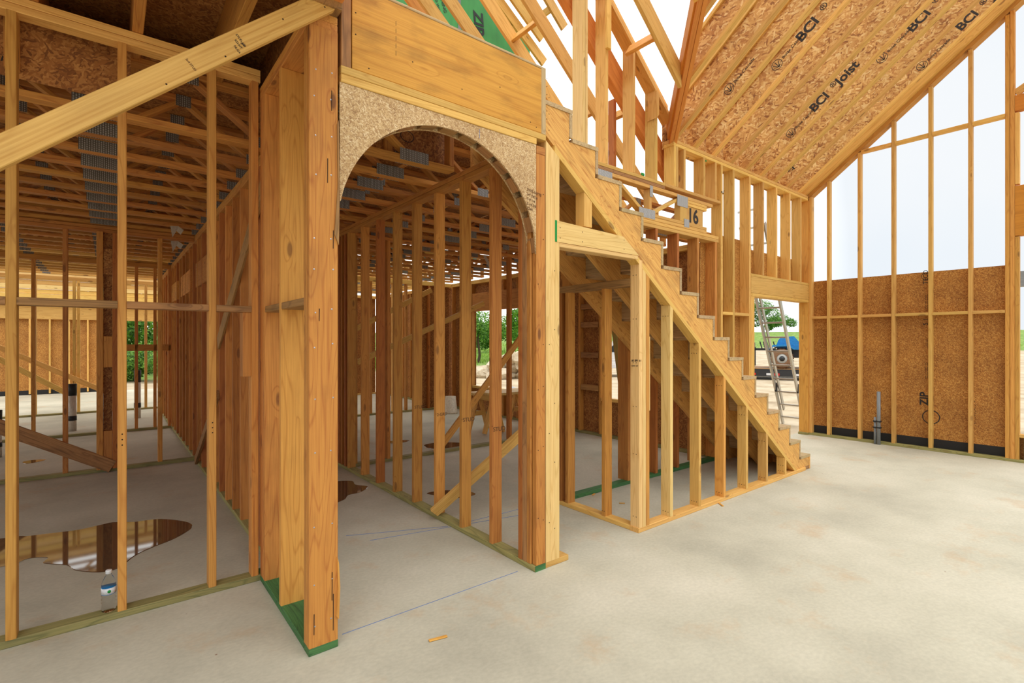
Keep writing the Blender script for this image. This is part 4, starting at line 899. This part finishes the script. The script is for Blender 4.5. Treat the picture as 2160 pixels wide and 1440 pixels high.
th = thing('telehandler', 'blue telehandler with fork carriage parked on the trailer', 'telehandler'); orient(th, cam3(11.9, 22.4, .37))
def vprism(name, pts, d0, d1, m, par):
    n = len(pts); vs = [(x, d0, z) for x, z in pts] + [(x, d1, z) for x, z in pts]
    fs = [tuple(range(n)), tuple(reversed(range(n, 2*n)))] + [(i, n+i, n+(i+1) % n, (i+1) % n) for i in range(n)]
    o = mesh_obj(name, vs, fs, m, None); o.parent = par; return o
for x in (0.05, 2.3):
    for yy in (-.85, .85):
        o = lathe('tyre', [(.2, -.16), (.36, -.17), (.42, -.1), (.42, .1), (.36, .17), (.2, .16)], 'rubber', None, (0, 0, 0), 26, cap=False); o.parent = th; o.location = (x, yy, .42); o.rotation_euler = (math.pi/2, 0, 0)
        r_ = lathe('wheel_rim', [(.0, -.1), (.08, -.14), (.2, -.12), (.24, -.165), (.24, .16), (.0, .12)], 'rim', None, (0, 0, 0), 26); r_.parent = o; h_ = lathe('hub', [(.0, .14), (.1, .14), (.11, .17), (.0, .17)], 'dark', None, (0, 0, 0), 16); h_.parent = r_
        vs = []; fs = []
        for k in range(20):
            a = k*math.pi/10; b = len(vs)
            for rr, zz, da in ((.41, -.17, -.05), (.41, -.17, .05), (.455, -.15, .03), (.455, -.15, -.03), (.41, .0, .08), (.41, 0, .18), (.455, 0, .16), (.455, 0, .1)):
                vs.append((rr*math.cos(a+da), rr*math.sin(a+da), zz))
            fs += [(b, b+1, b+2, b+3), (b+4, b+7, b+6, b+5), (b, b+4, b+5, b+1), (b+1, b+5, b+6, b+2), (b+2, b+6, b+7, b+3), (b+3, b+7, b+4, b)]
        t_ = mesh_obj('tread_lugs', vs, fs, 'rubber', None); t_.parent = o
vprism('chassis', [(-.5, .45), (2.9, .45), (2.9, .8), (-.3, .8), (-.55, .6)], -.5, .5, 'dark', th)
vprism('hood', [(-.2, .86), (-.1, 1.2), (0, 1.33), (.5, 1.38), (.72, 1.1), (1.0, .95), (1.0, .8), (.1, .8)], -.62, .62, 'blue', th)
vprism('fender', [(-.45, .84), (-.3, 1.0), (.3, 1.02), (.55, .84), (.5, .80), (.3, .95), (-.25, .93), (-.4, .8)], -1.02, -.62, 'blue', th)
vprism('cab_panel', [(.85, .5), (1.0, 1.05), (1.5, 1.35), (1.9, 1.35), (1.9, .35), (1.2, .25)], -.9, -.3, 'conduit', th)
vprism('engine_cover', [(1.9, .8), (1.9, 1.5), (3.1, 1.4), (3.2, .8)], -.7, .7, 'blue', th)
prev = None
for k in range(12):
    a = math.pi - k*math.pi/22; p = (1.85+.98*math.cos(a), 1.0+.95*math.sin(a))
    if prev:
        q0 = Vector((prev[0], -.88, prev[1])); q1 = Vector((p[0], -.88, p[1])); z = (q1-q0).normalized(); x = Vector((0, 1, 0)); y = z.cross(x)
        o = bpy.data.objects.new('cab_hoop', boardmesh(.07, .07, (q1-q0).length+.02, 'rim')); o.rotation_mode = 'QUATERNION'; o.rotation_quaternion = Matrix((x, y, z)).transposed().to_quaternion(); o.location = (q0+q1)/2; link(o, th)
    prev = p
vbox('fork_carriage', -1.15, -1.05, -.8, .8, .3, 1.1, 'dark', th); vbox('fork_carriage', -1.1, -.2, -.1, .1, .75, .85, 'dark', th)
for k in range(5): vprism('backrest_bar', [(-.75+.13*k, .85), (-.70+.13*k, .85), (-.78+.13*k, 1.15), (-.83+.13*k, 1.15)], -.7, -.66, 'dark', th)
for yy in (-.55, .5): vbox('fork', -2.3, -1.05, yy, yy+.1, .04, .09, 'rubber', th)
for yy in (-.6, .5): vbox('fork', -1.12, -1.02, yy, yy+.1, .04, .9, 'dark', th)
car = thing('pickup_truck', 'white pickup truck glimpsed through the window below the stairs', 'car'); orient(car, cam3(5.5, 24, -.12))
vprism('body', [(-2.6, .4), (-2.7, .8), (-2.5, 1.0), (-1.2, 1.1), (2.6, 1.1), (2.7, .45)], -.95, .95, 'white', car)
vprism('cabin', [(-1.2, 1.1), (-.6, 1.75), (.8, 1.8), (1.1, 1.1)], -.85, .85, 'white', car); vprism('side_window', [(-.95, 1.15), (-.5, 1.65), (.7, 1.7), (.9, 1.15)], -.87, -.851, 'glassd', car)
for x in (-1.7, 1.8):
    o = lathe('wheel', [(.0, -.12), (.3, -.12), (.38, -.08), (.38, .08), (.3, .12), (.0, .12)], 'dark', None, (0, 0, 0), 24); o.parent = car; o.location = (x, -.9, .38); o.rotation_euler = (math.pi/2, 0, 0)
tag(bar('leaning_plank', (6.75, 5.35, -.12), (6.4, 5.42, 2.2), .16, .04, (0, 1, 0), 'green'), 'mossy green-brown plank leaning outside the small window', 'plank')
def leafball(nm, n, R0, squash, leaf, seed, lobes=7):
    r = random.Random(seed); vs = []; fs = []
    cs = [(r.uniform(-.6, .6)*R0, r.uniform(-.6, .6)*R0, r.uniform(-.35, .6)*R0*squash, R0*r.uniform(.35, .62)) for _ in range(lobes)]
    for i in range(n):
        c = r.choice(cs); v = Vector((r.gauss(0, 1), r.gauss(0, 1), r.gauss(0, 1))).normalized()*c[3]*(r.uniform(.55, 1.05))
        p = Vector((c[0]+v.x, c[1]+v.y, c[2]+v.z*squash)); u = Vector((r.gauss(0, 1), r.gauss(0, 1), r.gauss(0, 1))).normalized(); t = u.orthogonal().normalized(); s = leaf*r.uniform(.6, 1.4)
        b = len(vs); vs += [p-u*s-t*s*.3, p-t*s*.05+u*s*.2+t*s*.5, p+u*s, p-t*s*.5+u*s*.1]; fs.append((b, b+1, b+2, b+3))
    me = bpy.data.meshes.new(nm); me.from_pydata([tuple(v) for v in vs], [], fs); me.materials.append(M['leaf']); return me
crowns = [leafball('crown', 5200, 2.2, .8, .11, s) for s in (1, 2, 3)]
def tree(label, r, d, h, k, sc, trunk=True):
    gz = GZ(*cam3(r, d, 0)[:2])-.05
    t = thing('tree', label, 'tree', cam3(r, d, gz), 'trees and scrub round the site')
    c = bpy.data.objects.new('crown', crowns[k % 3]); c.location = (0, 0, h*.62 if trunk else h*.45); c.scale = (sc, sc, sc*1.05); c.rotation_euler = (0, 0, k*1.3); link(c, t)
    if trunk:
        vs = []; fs = []; n = 7
        for j in range(5):
            for i in range(n):
                a = 2*math.pi*i/n; rr = .14*sc*(1-.15*j); vs.append((rr*math.cos(a)+.06*math.sin(j*1.7), rr*math.sin(a)+.05*math.cos(j*2.1), h*.16*j))
        for j in range(4):
            for i in range(n): fs.append((j*n+i, j*n+(i+1) % n, (j+1)*n+(i+1) % n, (j+1)*n+i))
        o = mesh_obj('trunk', vs, fs, 'bark'); o.parent = t
    return t
tree('rounded green tree behind the telehandler, seen over the grass', 41.5, 86, 6.4, 0, 1.5, False)
tree('lower dense bush right of that rounded tree', 46.5, 88, 3.5, 1, 1.0, False)
tree('low bush left behind the ladder', 36.5, 84, 5.0, 2, 1.2, False)
tree('slim thorn tree in the large window opening', -2.3, 35, 3.6, 1, .8)
tree('bushy tree right part of the large window opening', 1.4, 38, 4.2, 2, 1.05)
tree('dense tree at the right edge of the large window', 5.2, 40, 4.6, 0, 1.1)
tree('scrub bush on the slope in the large window', -1.2, 52, 4.0, 1, 1.2, False)
tree('farther tree behind the window trees', -6.5, 52, 5.6, 0, 1.4)
for i, (r, d, h, sc) in enumerate(((-18.4, 25.5, 4.0, 1.15), (-22.6, 25.5, 4.0, 1.15), (-14.4, 26, 4.5, 1.15), (-26.6, 26, 4.6, 1.15), (-21.6, 31, 6.4, 1.4), (-16.4, 32, 6.4, 1.4))):
    tree('leafy tree outside the far left opening, %s of that stand' % ORD[i], r, d, h, i, sc, i > 3)
for i, (r, d, h, sc) in enumerate(((-17.0, 21.2, 1.6, .6), (-15.0, 20.6, 1.5, .55), (-18.9, 22.4, 1.8, .62), (-21.2, 22.6, 1.7, .6))):
    tree('low leafy undergrowth at the foot of the far left stand, %s clump' % ORD[i], r, d, h, i, sc, False)
# rocks, tarp, boards outside the window
ico = bmesh.new(); bmesh.ops.create_icosphere(ico, subdivisions=2, radius=.5)
rr_ = random.Random(3)
for v in ico.verts: v.co *= rr_.uniform(.8, 1.15)
me = bpy.data.meshes.new('rock'); ico.to_mesh(me); ico.free(); me.materials.append(M['rock'])
k = 0
for lay, n in ((0, 9), (1, 6), (2, 3)):
    for i in range(n):
        o = bpy.data.objects.new('rock', me); o.scale = (rr_.uniform(.6, 1.3), rr_.uniform(.6, 1.2), rr_.uniform(.45, .75))
        o.rotation_euler = (rr_.uniform(-.3, .3), rr_.uniform(-.3, .3), rr_.uniform(0, 3)); o.location = cam3(-.3+.42*i-1.1+lay*.7+rr_.uniform(-.1, .1), 22.5+rr_.uniform(-.3, .6), .05+lay*.38); C.objects.link(o)
        tag(o, 'pale limestone boulder, %s from the left in the %s course of the rock pile' % (ORD[i], ('bottom', 'middle', 'top')[lay]), 'rock', 'rock pile outside the window'); k += 1
vs = []; fs = []
for j in range(9):
    for i in range(15): vs.append((i*.14-1, j*.12-.5, .28*math.sin(i*.5)*math.sin(j*.38)+.05*math.sin(i*2.3+j)+.05))
for j in range(8):
    for i in range(14): fs.append((j*15+i, j*15+i+1, (j+1)*15+i+1, (j+1)*15+i))
o = mesh_obj('tarp', vs, fs, 'tarp', None, (8.6, 11.8, -.05), True); tag(o, 'crumpled grey tarp on the soil outside the large window', 'tarp')
for lab, a, b, hh in (('stacked long pale boards outside the right window', (9.6, .9), (9.6, -1.2), .32), ('lower stacked long boards on the soil by the right window', (9.95, 1.0), (9.95, -1.2), .12)):
    tag(box('lumber_board', a[0], a[0]+.28, b[1], a[1], hh-.05, hh, 'pine'), lab, 'board', 'boards outside the right window')
tag(box('steel_beam', 14, 14.15, -2.5, 2.6, 2.6, 2.9, 'conduit'), 'grey porch beam crossing outside the right window', 'beam')
# grass tufts beyond the soil
r = random.Random(5); vs = []; fs = []
while len(fs) < 30000:
    a = r.uniform(-.02, 1.5); d = 30+38*r.random()**1.5
    x = d*math.cos(a); y = d*math.sin(a)
    if max(y, x-34) < 26.5+r.uniform(0, 3): continue
    z = GZ(x, y)-.02; h = r.uniform(.1, .34); t = r.uniform(0, 3.14); q = .035
    b = len(vs); vs += [(x-q*math.cos(t), y-q*math.sin(t), z), (x+q*math.cos(t), y+q*math.sin(t), z), (x+r.uniform(-.1, .1), y+r.uniform(-.1, .1), z+h)]; fs.append((b, b+1, b+2))
tag(mesh_obj('grass', vs, fs, 'grass'), 'rough green grass beyond the bare soil', 'grass', kind='stuff')
